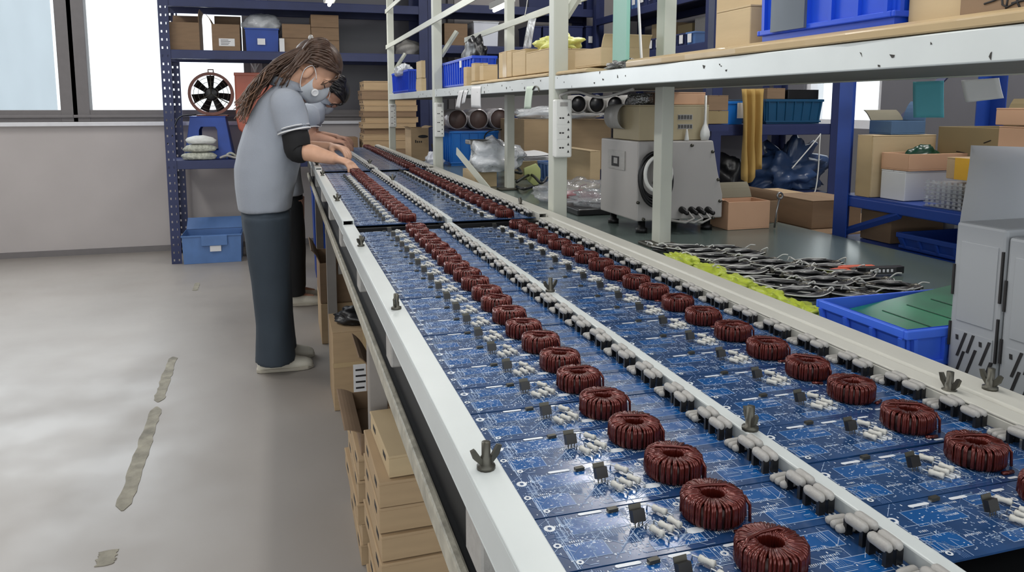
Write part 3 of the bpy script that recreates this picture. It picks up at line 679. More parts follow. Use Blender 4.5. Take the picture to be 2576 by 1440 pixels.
p0_ = fan.location; cable('fan_cable', 'thin dark cable sagging from the fan to the rack post', [(p0_.x - .12, 6.74, p0_.z + .012), (p0_.x - .24, 6.66, p0_.z - .01), (p0_.x - .30, 6.64, p0_.z - .16), (p0_.x - .35, 6.64, p0_.z - .24)], .005)
B = fb(577, 668, 185, 318, 6.72, .34, None)
rd = thing('metal_drum', 'red-brown metal drum lying beside the fan', 'drum', ((B[0] + B[1]) / 2 + .055, 6.87, zs + .20)); hh = B[5] - zs - .20
m = MB(); w = (B[1] - B[0]) / 2; prof = [(-w, hh * .25), (-w * .9, hh * .08), (-w * .6, 0), (w * .6, 0), (w * .9, hh * .08), (w, hh * .25), (w, hh), (-w, hh)]; m.prism(prof, -.14, .16, plane='xz'); m.build('drum_body', 'red_drum', rd, bevel=.012)
m = MB(); m.box(-w - .004, w + .004, -.145, -.12, hh - .02, hh + .006).box(-w - .004, w + .004, .14, .165, hh - .02, hh + .006); m.build('rolled_edge', 'red_drum', rd, bevel=.004)
sb = thing('support_box', 'dark wire basket under the red drum on the rack', 'basket', ((B[0] + B[1]) / 2 + .11, 6.87, zs + .001)); m = MB()
for k in range(9):
    x = -.15 + .0375 * k; m.tube([(x, -.14, .0), (x, -.14, .19)], .003, 5); m.tube([(x, .14, .0), (x, .14, .19)], .003, 5)
for zz in (.004, .1, .192): m.tube([(-.15, -.14, zz), (.15, -.14, zz), (.15, .14, zz), (-.15, .14, zz)], .004, 5, closed=True)
m.build('wire_frame', 'dark_steel', sb)
mat('white_cloth', (214, 216, 212), .9, var=.05, scale=30, bump=.4, bscale=60); mat('speckled_cloth', (176, 178, 166), .95, var=.3, scale=60, bump=.5, bscale=80)
cx = ony(497, 380, 6.62).x - .02
for i, (mt, w, lab) in enumerate((('speckled_cloth', .15, 'bottom speckled cloth of the folded stack before the stool'), ('speckled_cloth', .145, 'middle speckled cloth of the folded stack before the stool'), ('white_cloth', .13, 'top white cloth of the folded stack before the stool'))):
    blob('folded_cloth', lab, 'cloth', (cx + .03 + .01 * i, 6.622, zs + .003 + .064 * i), (w * .9, .058, .042), mt, .12, 5, i + 20, group='folded cloths on the rack')
for i in range(3): cable('rag_strip', ('grey rag strip at the stool foot', 'pale rag strip curling on the shelf', 'thin dark strip on the shelf edge')[i], [(cx + .19 + .03 * i, 6.60 + .028 * i, zs + .013), (cx + .24 + .03 * i, 6.595 + .028 * i, zs + .03 + .02 * (i == 1)), (cx + .30 + .03 * i, 6.61 + .028 * i, zs + .013), (cx + .36 + .02 * i, 6.60 + .028 * i, zs + .013)], .010, ('cap_grey', 'speckled_cloth', 'black_rubber')[i], cat='rag')
B = fb(460, 606, 588, 661, 6.50, .34, 0.001)
o = crate('dusty blue lidded bin on the floor under the rack', B, 'blue_bin_dull', ribs=False, taper=.97, tag_=(.12, .58, .085, .075, 'S'), handle=True, name='storage_bin', cat='bin')
a, b_ = (B[1] - B[0]) / 2, .17; hb = B[5]
MB().sheet((-a, b_, hb), (a, b_, hb), (a * .96, b_ + .06, hb + .09), (-a * .96, b_ + .06, hb + .09), .004).build('lid', 'blue_bin_dull', o)
MB().box(-.08, .12, -b_ - .016, -b_ - .006, hb * .62, hb * .98).build('latch', 'blue_bin_dull', o, bevel=.004)
for i in range(3): tag(MB().box(-.06, .1, 0, .2, 0, .018).build('cardboard_sheet', 'carton', loc=(B[1] + .09, 6.7, .05 + .02 * i)), '%s flat cardboard sheet behind the blue floor bin' % ('lowest', 'middle', 'top')[i], 'cardboard', 'flat sheets beside the floor bin')
tag(MB().box(-.06, .1, 0, .2, 0, .05).build('wooden_block', 'carton_dark', loc=(B[1] + .09, 6.7, 0)), 'low brown block carrying flat sheets under the rack', 'block')
pv = thing('pipe_fork', 'white forked pipe fixed to the back wall by the drum', 'pipe', (ony(642, 180, 7.13).x, 7.15, 1.55)); m = MB(); zt = 2.3
for dx in (-.03, 0.005, .035): m.tube([(dx, 0, zt), (dx, 0, ony(640, 160, 7.13).z), (dx * .3, 0, ony(640, 172, 7.13).z), (0, 0, ony(640, 185, 7.13).z)], .008, 8)
for p in range(len(m.v)): m.v[p].z -= 1.55
m.build('pipe', 'white_plastic', pv)
# bay behind the white posts
zs = 1.801
carton('brown carton on the dark back rack, left of the clear box', fb(1118, 1176, 60, 103, yr + .06, .3, zs), 'carton_dark', 'closed')
B = fb(1192, 1254, 55, 103, yr + .06, .3, zs); o = crate('clear plastic box on the dark back rack', B, 'grey_film', ribs=False, name='clear_box', cat='box', rib_mat='milky_film')
for i, (x0, x1) in enumerate(((1330, 1362), (1366, 1400), (1430, 1466), (1474, 1508))):
    crate('dark blue bin %s on the back rack shelf' % ('left of the green sheet, leftmost', 'second from left', 'third from left', 'with a white label, rightmost')[i], fb(x0, x1, 66, 118, yr + .06, .3, zs), 'rack_blue', ribs=False, tag_=(0, .4, .09, .06, 'S') if i == 3 else None, name='parts_bin', cat='bin', group='dark bins on the back rack')
for i, (x0, x1) in enumerate(((1330, 1384), (1428, 1470), (1476, 1508))):
    crate('dark blue bin on the top back shelf, %s' % ('left', 'middle with a label', 'right')[i], fb(x0, x1, -30, 26, yr + .06, .3, 2.151), 'rack_blue', ribs=False, tag_=(0, .4, .1, .06, 'S') if i == 1 else None, name='parts_bin', cat='bin', group='bins on the top back shelf')
# stacked flat cartons by the back wall and loose board
sx = fb(918, 1048, 200, 372, 6.0, .34); zz = 0.
bp = thing('pallet_base', 'dark low platform under the tall stack of flat cartons', 'platform', ((sx[0] + sx[1]) / 2, 6.17, 0)); ww = (sx[1] - sx[0]) / 2
MB().box(-ww, ww, -.17, .17, .55, .6).build('platform_top', 'carton_dark', bp)
for x in (-ww + .04, ww - .04):
    for y in (-.13, .13): MB().box(x - .02, x + .02, y - .02, y + .02, 0, .55).build('leg', 'leg_grey', bp)
ys = [424, 375, 350, 337, 323, 308, 294, 279, 264, 250, 226, 203]; n = len(ys) - 1; z = .601
for i in range(n):
    zt = ony(950, ys[i + 1], 6.0).z; j = rnd.uniform(-.012, .012)
    carton('flat brown carton, %s of the tall stack by the back wall' % (('lowest', 'second from bottom', 'third from bottom', 'fourth from bottom', 'fifth from bottom', 'middle', 'fifth from top', 'fourth from top', 'third from top', 'second from top', 'topmost')[i]),
           (sx[0] + j, sx[1] + j, 6.0 + rnd.uniform(0, .02), 6.34, z, zt - .003), 'carton' if i % 3 else 'carton_dark', 'mailer', group='tall stack of flat cartons', name='flat_carton'); z = zt - .002
P = [ony(906, 178, 6.15), ony(913, 182, 6.2), ony(919, 262, 6.25), ony(912, 240, 6.15)]
carton('brown carton at the far end of the bench, under the sill', fb(846, 900, 346, 392, 6.1, .24, .9305), 'carton_dark')
tb = thing('side_table', 'low grey side table at the far end of the bench', 'table', (ony(868, 400, 6.22).x, 6.22, 0)); MB().box(-.13, .115, -.15, .15, .9, .929).build('table_top', 'leg_grey', tb)
for x in (-.11, .095):
    for y in (-.13, .13): MB().box(x - .015, x + .015, y - .015, y + .015, 0, .9).build('leg', 'leg_grey', tb)
# ================================================================ white steel shelf frame standing along the bench
XF, XB = .725, .882            # front and back post lines
sf = thing('bench_shelf', 'cream white steel shelf frame standing along the right side of the bench', 'shelf', (.8, 2.9, 0))
def wb_(mb, x0, x1, y0, y1, z0, z1): return mb.box(x0 - .8, x1 - .8, y0 - 2.9, y1 - 2.9, z0, z1)
fy = [onx(1403, 400, XF).y, onx(1102, 380, XF).y, onx(985, 250, XF).y]; fy = [.28] + fy
byy = [onx(1667, 600, XB).y + .01, onx(1281, 400, XB).y]
for y, w in zip(fy, (.04, .042, .05, .05)): wb_(MB(), XF - .021, XF + .021, y - w / 2, y + w / 2, .0, 2.25).build('post', 'frame_cream', sf, bevel=.003)
for y in byy:
    wb_(MB(), XB - .015, XB + .017, y - .02, y + .02, .938, 2.25).build('post', 'frame_cream', sf, bevel=.002)
    m = wb_(MB(), XB - .045, XB + .03, y - .035, y + .035, .9305, .938); m.build('base_plate', 'dark_steel', sf, bevel=.002)
ZB0, ZB1 = 1.3155, 1.352; XE = 1.0
wb_(MB(), XF - .018, XF - .012, .1, fy[-1], ZB0, ZB1).build('front_beam', 'rail_white', sf, bevel=.002)
wb_(MB(), XE, XE + .03, .1, fy[-1], ZB0, ZB1 - .01).build('back_beam', 'frame_cream', sf, bevel=.002)
wb_(MB(), XF - .012, XE, .1, fy[-1], ZB0 + .001, ZB0 + .008).build('underside_panel', 'panel_grey', sf)
wb_(MB(), XF - .012, XE, .1, fy[-1], ZB1 - .014, ZB1 - .001).build('shelf_panel', 'frame_cream', sf)
for x, z in ((XF - .024, 1.675), (XF - .024, 1.915)): wb_(MB(), x - .003, x + .003, .2, fy[-1] + .05, z - .014, z + .014).build('side_bar', 'frame_cream', sf, bevel=.001)
zb = onx(1250, 76, XB).z; wb_(MB(), XB - .021, XB - .015, .2, fy[-2], zb - .012, zb + .012).build('back_bar', 'frame_cream', sf, bevel=.001)
for y in fy[1:]:
    m = MB(); wb_(m, XF + .02, XB + .03, y - .015, y + .015, 2.2, 2.23); m.build('top_tie', 'frame_cream', sf)
    m = MB(); a = V((XF + .02 - .8, y - 2.9, ZB1 + .16)); m.tube([a, a + V((.08, 0, .12))], .012, 4); m.build('gusset', 'frame_cream', sf)
mat('chip_mark', (52, 50, 46), .7); m = MB()
for _ in range(60):
    y = rnd.uniform(.4, 4.2); z = rnd.uniform(ZB0 + .004, ZB1 - .004); q = rnd.uniform(.0012, .0035)
    c = [(XF - .0184 - .8, y - 2.9 + rnd.uniform(-1, 1) * q + dy * q, z + dz * q * rnd.uniform(.5, 1.6)) for dy, dz in ((-1, -1), (1, -.6), (.8, 1), (-.7, .8))]; m.quad(*c)
m.build('paint_chips', 'chip_mark', sf, solid=.0004)
# cardboard liner folded over the beam
li = thing('cardboard_liner', 'tan cardboard liner lying along the shelf top under the boxes', 'cardboard', (.8, 1.6, ZB1 + .0005))
def liner(y0, y1, z, roll):
    m = MB(); rg = []
    for k in range(15):
        y = y0 + (y1 - y0) * k / 14; w = .002 * math.sin(k * 1.9); pr = [(XF - .020 + w, .0005), (XF - .021 + w, .004 + roll), (XF - .012, .009 + roll), (XF + .01, .009 + roll * .6), (XB - .022, .006), (XB - .022, .001), (XF - .012, .0005)]
        rg.append([(x - .8, y - 1.6, z - ZB1 + h) for x, h in pr])
    return m.loft(rg, True, False)
liner(.33, 1.50, ZB1, .008).build('liner_sheet', 'tape_tan', li, bevel=.002); M['tape_tan'].node_tree.nodes['Principled BSDF'].inputs['Roughness'].default_value = .6
liner(1.72, fy[1] - .03, ZB1, .002).build('liner_sheet', 'carton_light', li, bevel=.002); liner(fy[1] + .04, 2.9, ZB1, .002).build('liner_sheet', 'carton_light', li, bevel=.002)
ZL = ZB1 + .0165; ZP = ZB1 + .0005; ZQ = ZB1 + .0105
# power strips on the posts
def strip(label, y, z0, z1, w, face_y):
    t = thing('power_strip', label, 'power strip', (XF, face_y, z0), 0, 'white power strips on the posts'); h = z1 - z0
    MB().box(-w / 2, w / 2, -.022, -.001, 0, h).build('housing', 'white_plastic', t, bevel=.005)
    m = MB().box(-w * .22, w * .22, -.0235, -.021, h * .88, h * .95); m.build('switch', 'cap_grey', t, bevel=.001)
    for k in range(3):
        zc = h * (.68 - .255 * k); m = MB(); m.m = 0; m.box(-w * .36, w * .40, -.0228, -.0215, zc - h * .105, zc + h * .105); m.m = 1
        for x in (-.19, -.04): m.ball((w * x, -.0228, zc), (w * .07, .0012, h * .014), 8, 5)
        for dz, dx in ((h * .062, .0), (-h * .062, .0)): m.prism([(w * .20, zc + dz - h * .022), (w * .32, zc + dz - h * .022), (w * .26, zc + dz + h * .022)], -.0242, -.0225, plane='xz')
        m.build('socket', ['white_plastic', 'ink'], t)
    return t
for i, (pxl, pxr, pt, pb, lab) in enumerate(((1386, 1430, 250, 396, 'large white socket strip on the nearest front post'), (1094, 1117, 258, 345, 'white socket strip on the second front post'), (979, 997, 262, 320, 'small white socket strip on the farthest front post'))):
    y = fy[i + 1]; yf = y - .026 if i else y - .022; strip(lab, y, onx(pxl, pb, XF).z if 0 else ony(pxl, pb, yf).z, ony(pxl, pt, yf).z, ony(pxr, pt, yf).x - ony(pxl, pt, yf).x, yf)
cable('extension_cable', 'pale cord looping from the nearest socket strip to the shelf beam', [(XF, fy[1] - .030, ony(1400, 251, fy[1]).z - .002), (XF - .005, fy[1] - .035, ony(1400, 240, fy[1]).z), (XF + .03, fy[1] - .06, ZB0 - .006), (XF + .06, fy[1] - .16, ZB0 - .022), (XF + .08, fy[1] - .3, ZB0 - .004)], .004, 'cap_grey')
# ---------------------------------------------------------------- things on the shelf, far to near
X0 = XF - .012
B = cb(X0, 987, 1028, 1046, 174, ZP); crate('small blue ribbed crate at the far end of the white shelf', B, 'blue_bin', group='blue crates on the shelf')
blob('plastic_wrap', 'clear plastic wrap heaped above the far small blue crate', 'plastic wrap', ((B[0] + B[1]) / 2, (B[2] + B[3]) / 2, B[5] - .03), (.05, .2, .05), 'milky_film', .4, 6, 4)
yb = B[2]
for i, (a, c, e, t_, z0, lab) in enumerate(((1047, 1060, 1072, 196, ZP, 'lower small carton between the two blue ribbed crates'), (1047, 1060, 1070, 152, None, 'upper small carton between the two blue ribbed crates'))):
    Bc = list(cb(X0 + .03, a, c, e, t_, ZP)); Bc[3] = min(Bc[3], yb - .012); Bc[2] = min(Bc[2], Bc[3] - .08)
    if i: Bc[4] = zlow + .001
    zlow = Bc[5]; carton(lab, Bc, 'carton_light', group='small cartons on the shelf')
B = cb(X0, 1076, 1166, 1248, 139, ZP); Bc = list(B); Bc[3] = min(Bc[3], 4.2); Bc[0] = .753; Bc[1] = min(Bc[1], .858); cr1 = crate('long blue ribbed crate filled with a black bag, on the white shelf', Bc, 'blue_bin', group='blue crates on the shelf', tag_=(-.5, .8, .03, .03, 'W'))
blob('black_bag', 'shiny black plastic bag bulging out of the long blue crate', 'bag', ((Bc[0] + Bc[1]) / 2, Bc[2] + .17, Bc[5] - .04), (.042, .13, .085), 'black_plastic', .3, 7, 6)
m = MB()
for k, (x, yy) in enumerate(((.0, 0), (.03, .05), (-.02, .1))): pass
front = onx(1166, 213, X0).y
for i, (a, c, e, t_, lab) in enumerate(((1160, 1170, 1192, 168, 'smallest open carton before the blue crate, leftmost'), (1190, 1200, 1228, 158, 'narrow carton before the blue crate, second from left'), (1228, 1238, 1252, 162, 'narrow carton next to the tall cartons on the shelf'))):
    yy = (Bc[2] - .06) - .085 * i; xr = ony(e, t_, yy).x; zt = ony(a, t_, yy).z; xl = max(ony(c, t_, yy).x - .03, X0 - .004)
    carton(lab, (X0 - .002 + .012 * i, max(xr, X0 + .04 + .012 * i), yy, yy + .055, ZL if yy < 2.9 else ZP, zt), 'carton_light', 'open' if i == 0 else 'closed', flaps=(), group='small cartons on the shelf')
y_next = 2.36
for i, (pl, pc, pr, t_, lab, w) in enumerate(((1254, 1287, 1290, 125, 'tall narrow carton sealed with clear tape, left of the row', .13), (1288, 1322, 1326, 122, 'tall narrow carton in the middle of the row', .13), (1322, 1381, 1384, 120, 'wide tall carton right of the row, under yellow wrap', .14))):
    yf = onx(pl, 190, X0 + .02).y; yn = onx(pc, 190, X0 + .02).y; zt = onx(pc, t_, X0 + .02).z
    carton(lab, (X0 + .02, X0 + .02 + w, yn + .004, yf - .004, ZL, zt), 'carton_light', 'closed', tape='W' if i == 0 else None, group='tall cartons on the shelf')
    yw = (yn + yf) / 2; zw = zt
mat('yellow_wrap', (214, 214, 120), .4, var=.15, scale=20, bump=.5)
blob('yellow_wrap', 'pale yellow plastic wrap on top of the wide tall carton', 'plastic wrap', (X0 + .085, yw, zw + .001), (.06, .09, .030), 'yellow_wrap', .5, 5, 8)
yf, yn = onx(1426, 180, X0 + .01).y, onx(1492, 178, X0 + .01).y; zt = onx(1460, 124, X0 + .01).z
yf = min(yf, fy[1] - .025)
carton('open carton just right of the nearest front post on the shelf', (X0 + .03, X0 + .16, yn, yf - .006, ZL, zt), 'carton_light', 'open', flaps=(('S', 20, .2),), group='tall cartons on the shelf')
cable('wire_ring', 'thin grey wire ring standing behind the mint sheet', [(X0 + .1, onx(1500, 150, X0 + .1).y, ZL + .004), (X0 + .1, onx(1508, 145, X0 + .1).y, ZL + .04), (X0 + .1, onx(1530, 140, X0 + .1).y, ZL + .05), (X0 + .1, onx(1545, 150, X0 + .1).y, ZL + .004)], .003, 'cap_grey')
mat('mint_sheet', (132, 182, 166), .5, var=.03, scale=3)
p0, p1 = onx(1534, 166, X0 + .03), onx(1590, 164, X0 + .01); zt = 1.75
sh = tag(MB().box(-(p0.y - p1.y) / 2, (p0.y - p1.y) / 2, -.004, .004, 0, zt - ZL).build('mint_sheet', 'mint_sheet', loc=((p0.x + p1.x) / 2, (p0.y + p1.y) / 2, ZL + .001), rz=math.atan2(p0.y - p1.y, p0.x - p1.x + .02), bevel=.001), 'tall mint green foam sheet standing upright on the shelf', 'sheet')
p = onx(1616, 163, X0 + .03); ws = thing('white_sheet', 'narrow white sheet leaning beside the mint green sheet', 'sheet', (p.x, p.y, ZB1 + .001)); ws.rotation_euler = (0, -.0, 1.2)
MB().add([(-.02, 0, 0), (.012, 0, 0), (-.012, .03, .40), (-.03, .03, .40), (-.02, .003, 0), (.012, .003, 0), (-.012, .033, .40), (-.03, .033, .40)], [(0, 1, 2, 3), (4, 7, 6, 5), (0, 4, 5, 1), (1, 5, 6, 2), (2, 6, 7, 3), (3, 7, 4, 0)]).build('sheet_body', 'paper_white', ws)
mat('foil', (150, 150, 148), .25, metal=.8, var=.2, bump=1., bscale=90)
a = onx(1630, 172, X0 + .02); blob('foil_strip', 'crumpled silver foil strip lying on the shelf edge by the white sheet', 'foil', (X0 + .045, 1.59, ZB1 + .0005), (.042, .075, .016), 'foil', .6, 9, 12)
# big cartons and crate near the camera (faces towards the bench)
def face(pl, pr, pt_at_l, X, dep, z0): return (X, X + dep, onx(pr, 40, X).y, onx(pl, 40, X).y, z0, onx(pl, pt_at_l, X).z)
yA, yA1 = onx(1757, 138, X0 + .045).y, onx(1803, 130, X0 + .045).y
carton('large carton at the back, left of the big blue crate on the shelf', (X0 + .080, X0 + .142, onx(1904, 112, X0).y + .012, yA, ZL, 1.60), 'carton_light', 'closed', group='large cartons on the shelf')
yB, yB1 = onx(1799, 135, X0 + .022).y, onx(1899, 118, X0 + .022).y
carton('large carton in front of another, touching the big blue crate', (X0 + .022, X0 + .076, yB1 + .016, yB, ZL, onx(1799, 30, X0 + .022).z), 'carton_light', 'closed', group='large cartons on the shelf')
yC, yC1 = onx(1904, 112, X0).y, onx(2243, 74, X0).y
bb = crate('big bright blue crate with a dark window, on the near end of the shelf', (X0 + .004, X0 + .15, yC1, yC - .004, ZL, 1.53), 'blue_bin', group='blue crates on the shelf', taper=.985)
mat('smoky_panel', (78, 84, 92), .2, var=.1, scale=12, coat=.4)
q0 = onx(1946, 60, X0).y; q1 = onx(2030, 60, X0).y; MB().box(-(.15 - .004) / 2 - .0095, -.072, q1 - (yC1 + yC - .004) / 2, q0 - (yC1 + yC - .004) / 2, .012, .15).build('window_panel', 'smoky_panel', bb)
yD, yD1 = onx(2247, 72, X0 + .02).y, onx(2422, 48, X0 + .02).y
carton('tan carton on the shelf between the blue crate and the scribbled carton', (X0 + .02, X0 + .15, yD1, yD - .022, ZL, 1.56), 'carton_light', 'closed', group='large cartons on the shelf')
o = carton('brown carton with black pen scribbles at the right edge of the shelf', (X0 + .01, X0 + .142, .36, yD1 - .004, ZL, 1.58), 'carton_dark', 'closed', group='large cartons on the shelf')
cyy = (.36 + yD1 - .004) / 2; m = MB()
def onface(px, py): p = onx(px, py, X0 + .0095); return (p.x - (X0 + .076), p.y - cyy, p.z - ZL)
for pl in (((2476, 10), (2500, 2), (2530, -12)), ((2520, -20), (2522, 12), (2534, 18), (2560, 4)), ((2530, 26), (2536, -10)), ((2556, -20), (2560, 6), (2568, 24)), ((2545, 8), (2580, 0))):
    m.tube([onface(*p) for p in pl], .0011, 5)
m.build('pen_marks', 'ink', o)
# hanging papers and strips below the beam
def hang(lab, pxs, X, mt='paper_white', name='paper_strip', cat='paper', group=None, curl=.006):
    paper(name, lab, [onx(a, b_, X) for a, b_ in pxs], mt, cat=cat, group=group, curl=curl)
Xh = XF - .0205
mat('pale_green_paper', (200, 214, 196), .6, var=.03); mat('cyan_card', (88, 172, 186), .6, var=.03)
hang('pale strip hanging from the beam, left of three', [(1156, 228), (1166, 227), (1153, 272), (1143, 270)], Xh, group='strips hung under the beam')
hang('pale strip hanging from the beam, middle of three', [(1168, 228), (1178, 227), (1166, 258), (1158, 262)], Xh, group='strips hung under the beam')
hang('wider white sheet hanging from the beam beside two strips', [(1186, 218), (1210, 217), (1206, 272), (1182, 270)], Xh, group='strips hung under the beam')
hang('pale green strip hanging from the beam near the post', [(1325, 218), (1343, 216), (1331, 274), (1314, 274)], Xh, 'pale_green_paper')
cable('hook_wire', 'small wire hook on the beam above the pale green strip', [onx(1340, 226, Xh), onx(1346, 217, Xh), onx(1354, 222, Xh), onx(1356, 232, Xh)], .002, 'dark_steel')
Xu = XE + .032
hang('cyan card hanging from the back of the shelf at right', [(2297, 206), (2374, 203), (2372, 296), (2296, 296)], Xu, 'cyan_card', 'cyan_card', 'card', curl=.002)
hang('white sheet of paper hanging at the right under the shelf', [(2418, 202), (2513, 196), (2521, 247), (2426, 258)], Xu, 'paper_white', 'paper_sheet', 'paper', curl=.003)
p = onx(1332, 55, XB - .02); hang('white plastic strip hanging from the back bar over the cartons', [(1330, 48), (1349, 46), (1332, 120), (1312, 122)], XB - .024, 'milky_film', 'plastic_strip', 'strip')
cable('hanging_string', 'thin pale string tied to the back bar above the plastic strip', [onx(1320, 40, XB - .023), onx(1324, 20, XB - .023), onx(1328, -10, XB - .023)], .0015, 'white_plastic')
# ================================================================ second table with the green mat
tz = .93
tb = thing('mat_table', 'wide table with a dark green mat beside the bench', 'table', (1.1, 2.3, 0))
MB().box(.75 - 1.1, 1.395 - 1.1, .1 - 2.3, 4.9 - 2.3, tz - .03, tz - .003).build('table_top', 'leg_grey', tb)
MB().box(.752 - 1.1, 1.393 - 1.1, .1 - 2.3, 4.9 - 2.3, tz - .003, tz).build('green_mat', 'mat_green', tb)
for x in (.80, 1.35):
    for y in (.3, 1.5, 3.1, 4.8): MB().box(x - .02 - 1.1, x + .02 - 1.1, y - .02 - 2.3, y + .02 - 2.3, 0, tz - .03).build('leg', 'leg_grey', tb)
tz += .0005
mat('machine_grey', (172, 168, 164), .45, var=.03, scale=6, bump=.02); mat('beige_box', (178, 164, 132), .6, var=.04); mat('case_grey', (154, 157, 160), .45, var=.02, scale=4)
# grey machine
c0 = onz(1601, 558, tz + .035); yl = onx(1510, 500, c0.x).y; xr = ony(1818, 500, c0.y).x; ztop = onx(1601, 356, c0.x).z; zbm = tz + .035
mc = thing('machine', 'light grey metal machine with a coiled black hose and cable glands', 'machine', (c0.x, c0.y, tz), 0); D = yl - c0.y; Wd = xr - c0.x; Hh = ztop - zbm
xtop = ony(1795, 356, c0.y).x - c0.x
m = MB(); m.prism([(0, 0), (Wd, 0), (Wd * 1.0, Hh * .30), (Wd * .93, Hh * .62), (xtop, Hh)] + [(0, Hh)], .0, D, plane='xz')
for i in range(len(m.v)): m.v[i].z += .035
m.build('machine_body', 'machine_grey', mc, bevel=.004)
for x in (.03, Wd - .03):
    for y in (.03, D - .03): MB().at((x, y, 0)).lathe([(.016, 0), (.016, .012), (.010, .014), (.010, .0355)], 12, cap=True).build('foot', 'black_rubber', mc)
m = MB(); m.m = 0; zc = onx(1552, 402, c0.x).z - tz; yc = onx(1552, 402, c0.x).y - c0.y; m.box(-.003, .001, yc - .055, yc + .055, zc - .026, zc + .026); m.m = 1; m.box(-.004, -.003, yc - .02, yc + .028, zc - .018, zc + .01); m.m = 2; m.box(-.0048, -.004, yc - .012, yc + .012, zc - .010, zc + .006)
m.build('rating_plate', ['cap_grey', 'ink', 'cap_grey'], mc)
def fpt(px, py): p = ony(px, py, c0.y); return V((p.x - c0.x, -.004, p.z - tz))
for px, py in ((1740, 366), (1792, 382), (1806, 452), (1810, 506), (1793, 548), (1618, 552), (1604, 510)):
    MB().at(fpt(px, py), rx=PI / 2).lathe([(.0045, -.004), (.004, .001), (.0001, .002)], 10).build('screw', 'dark_steel', mc)
for px in (1714, 1738, 1757, 1779):
    q = fpt(px, 528); m = MB(); m.at(q, rx=PI / 2 + .2).lathe([(.009, -.004), (.009, .006), (.006, .010), (.006, .028), (.0001, .03)], 12); m.at(); m.build('cable_gland', 'black_rubber', mc)
m = MB()
for px in (1719, 1740, 1760): m.tube([fpt(px, 530) + V((0, -.02, 0)), fpt(px + 8, 545) + V((0, -.035, 0)), fpt(px - 10, 556) + V((0, -.03, 0)), fpt(px - 40, 552) + V((0, -.016, 0))], .0032, 6)
m.build('outlet_cable', 'cap_grey', mc)
cc = fpt(1640, 440)
for k in range(6):
    R_ = .050 + .004 * (k % 3); m = MB(); m.tube([(cc.x + R_ * .8 * math.cos(2 * PI * j / 30 + k), -.012 - .007 * (k // 2), cc.z + R_ * 1.15 * math.sin(2 * PI * j / 30 + k) - .003 * k) for j in range(30)], .0042, 8, closed=True); m.build('hose_loop', 'black_rubber', mc)
m = MB(); m.tube([(cc.x + .038 * math.cos(2 * PI * j / 30), -.036, cc.z + .005 + .046 * math.sin(2 * PI * j / 30)) for j in range(30)], .005, 8, closed=True); m.build('hose_loop', 'white_plastic', mc)
q = fpt(1650, 300); m = MB(); m.tube([(q.x, -.03, Hh + .03), (q.x, -.03, Hh - .07), (q.x, .0, Hh - .075)], .007, 8); m.build('pipe_stub', 'steel', mc)
# instrument on top of the machine, with a curled sheet; boxes above
zt = ztop + .001
bx0 = onx(1540, 345, c0.x + .01); ya = c0.y + .02
ib = carton('beige instrument box with barcode stickers standing on the machine', (c0.x + .012, ony(1783, 300, ya).x, ya, min(bx0.y, yl - .01), zt, ony(1615, 264, ya).z), 'beige_box', 'closed', name='instrument_box', kind_cat='box')
hb = ony(1615, 264, ya).z - zt; cxm = (c0.x + .012 + ony(1783, 300, ya).x) / 2; cym = (ya + min(bx0.y, yl - .01)) / 2
m = MB(); m.m = 0
for pt, pb in ((288, 302), (312, 325)):
    a, b_ = ony(1705, pb, ya), ony(1742, pt, ya); m.m = 0; m.box(a.x - cxm, b_.x - cxm, ya - cym - .0016, ya - cym, a.z - zt, b_.z - zt); m.m = 1
    for k in range(14): m.box(a.x - cxm + .001 + k * (b_.x - a.x - .002) / 14, a.x - cxm + .001 + (k + .3 + .4 * (k % 3 == 0)) * (b_.x - a.x - .002) / 14, ya - cym - .0022, ya - cym - .0016, a.z - zt + .002, b_.z - zt - .002)
m.build('barcode_sticker', ['cap_grey', 'ink'], ib)
m = MB(); rg = []; L = min(bx0.y, yl - .01) - ya
for k in range(13):
    a = PI * .95 * k / 12; R_ = .034; rg.append([(c0.x + .014 - cxm - R_ * math.sin(a) * .8 - .004, y - cym, hb - R_ + R_ * math.cos(a) + .002) for y in (ya + L * .45, ya + L * .99)])
m.loft(rg, False, True, closed=False); m.build('curled_sheet', 'cap_grey', ib, solid=.001)
zt2 = ony(1615, 264, ya).z + .001
carton('reddish carton on top of the beige instrument box', (c0.x + .09, ony(1780, 250, ya).x, ya + .01, ya + .12, zt2, ony(1740, 232, ya).z), 'carton_pink')
t = thing('tape_roll', 'silver wrapped roll of tape left of the reddish carton', 'roll', (c0.x + .045, ya + .06, zt2)); MB().at((0, 0, .0)).lathe([(.014, 0), (.036, 0), (.036, .03), (.014, .03), (.014, 0)], 24).build('tape_wrap', 'foil', t)
zt = ztop + .001
sp = thing('spatula', 'white plastic scoop standing on the machine, handle up', 'scoop', (ony(1776, 354, c0.y - .0).x, c0.y + .008, zt)); q = ony(1776, 240, c0.y).z - zt
m = MB(); m.loft([[(-w, -.003, z), (w, -.003, z), (w * .9, .003, z), (-w * .9, .003, z)] for z, w in ((.0, .011), (.012, .0145), (.024, .0135), (.036, .008), (.044, .004), (.055, .0028), (q, .002))], True, True); m.build('scoop_body', 'white_plastic', sp)
cn = thing('nozzle', 'small white cone nozzle on top of the machine', 'nozzle', (ony(1731, 354, c0.y).x, c0.y + .008, zt)); MB().lathe([(.0065, 0), (.0062, .004), (.003, .024), (.0014, .03), (.0001, .03)], 14, cap=True).build('cone', 'white_plastic', cn)
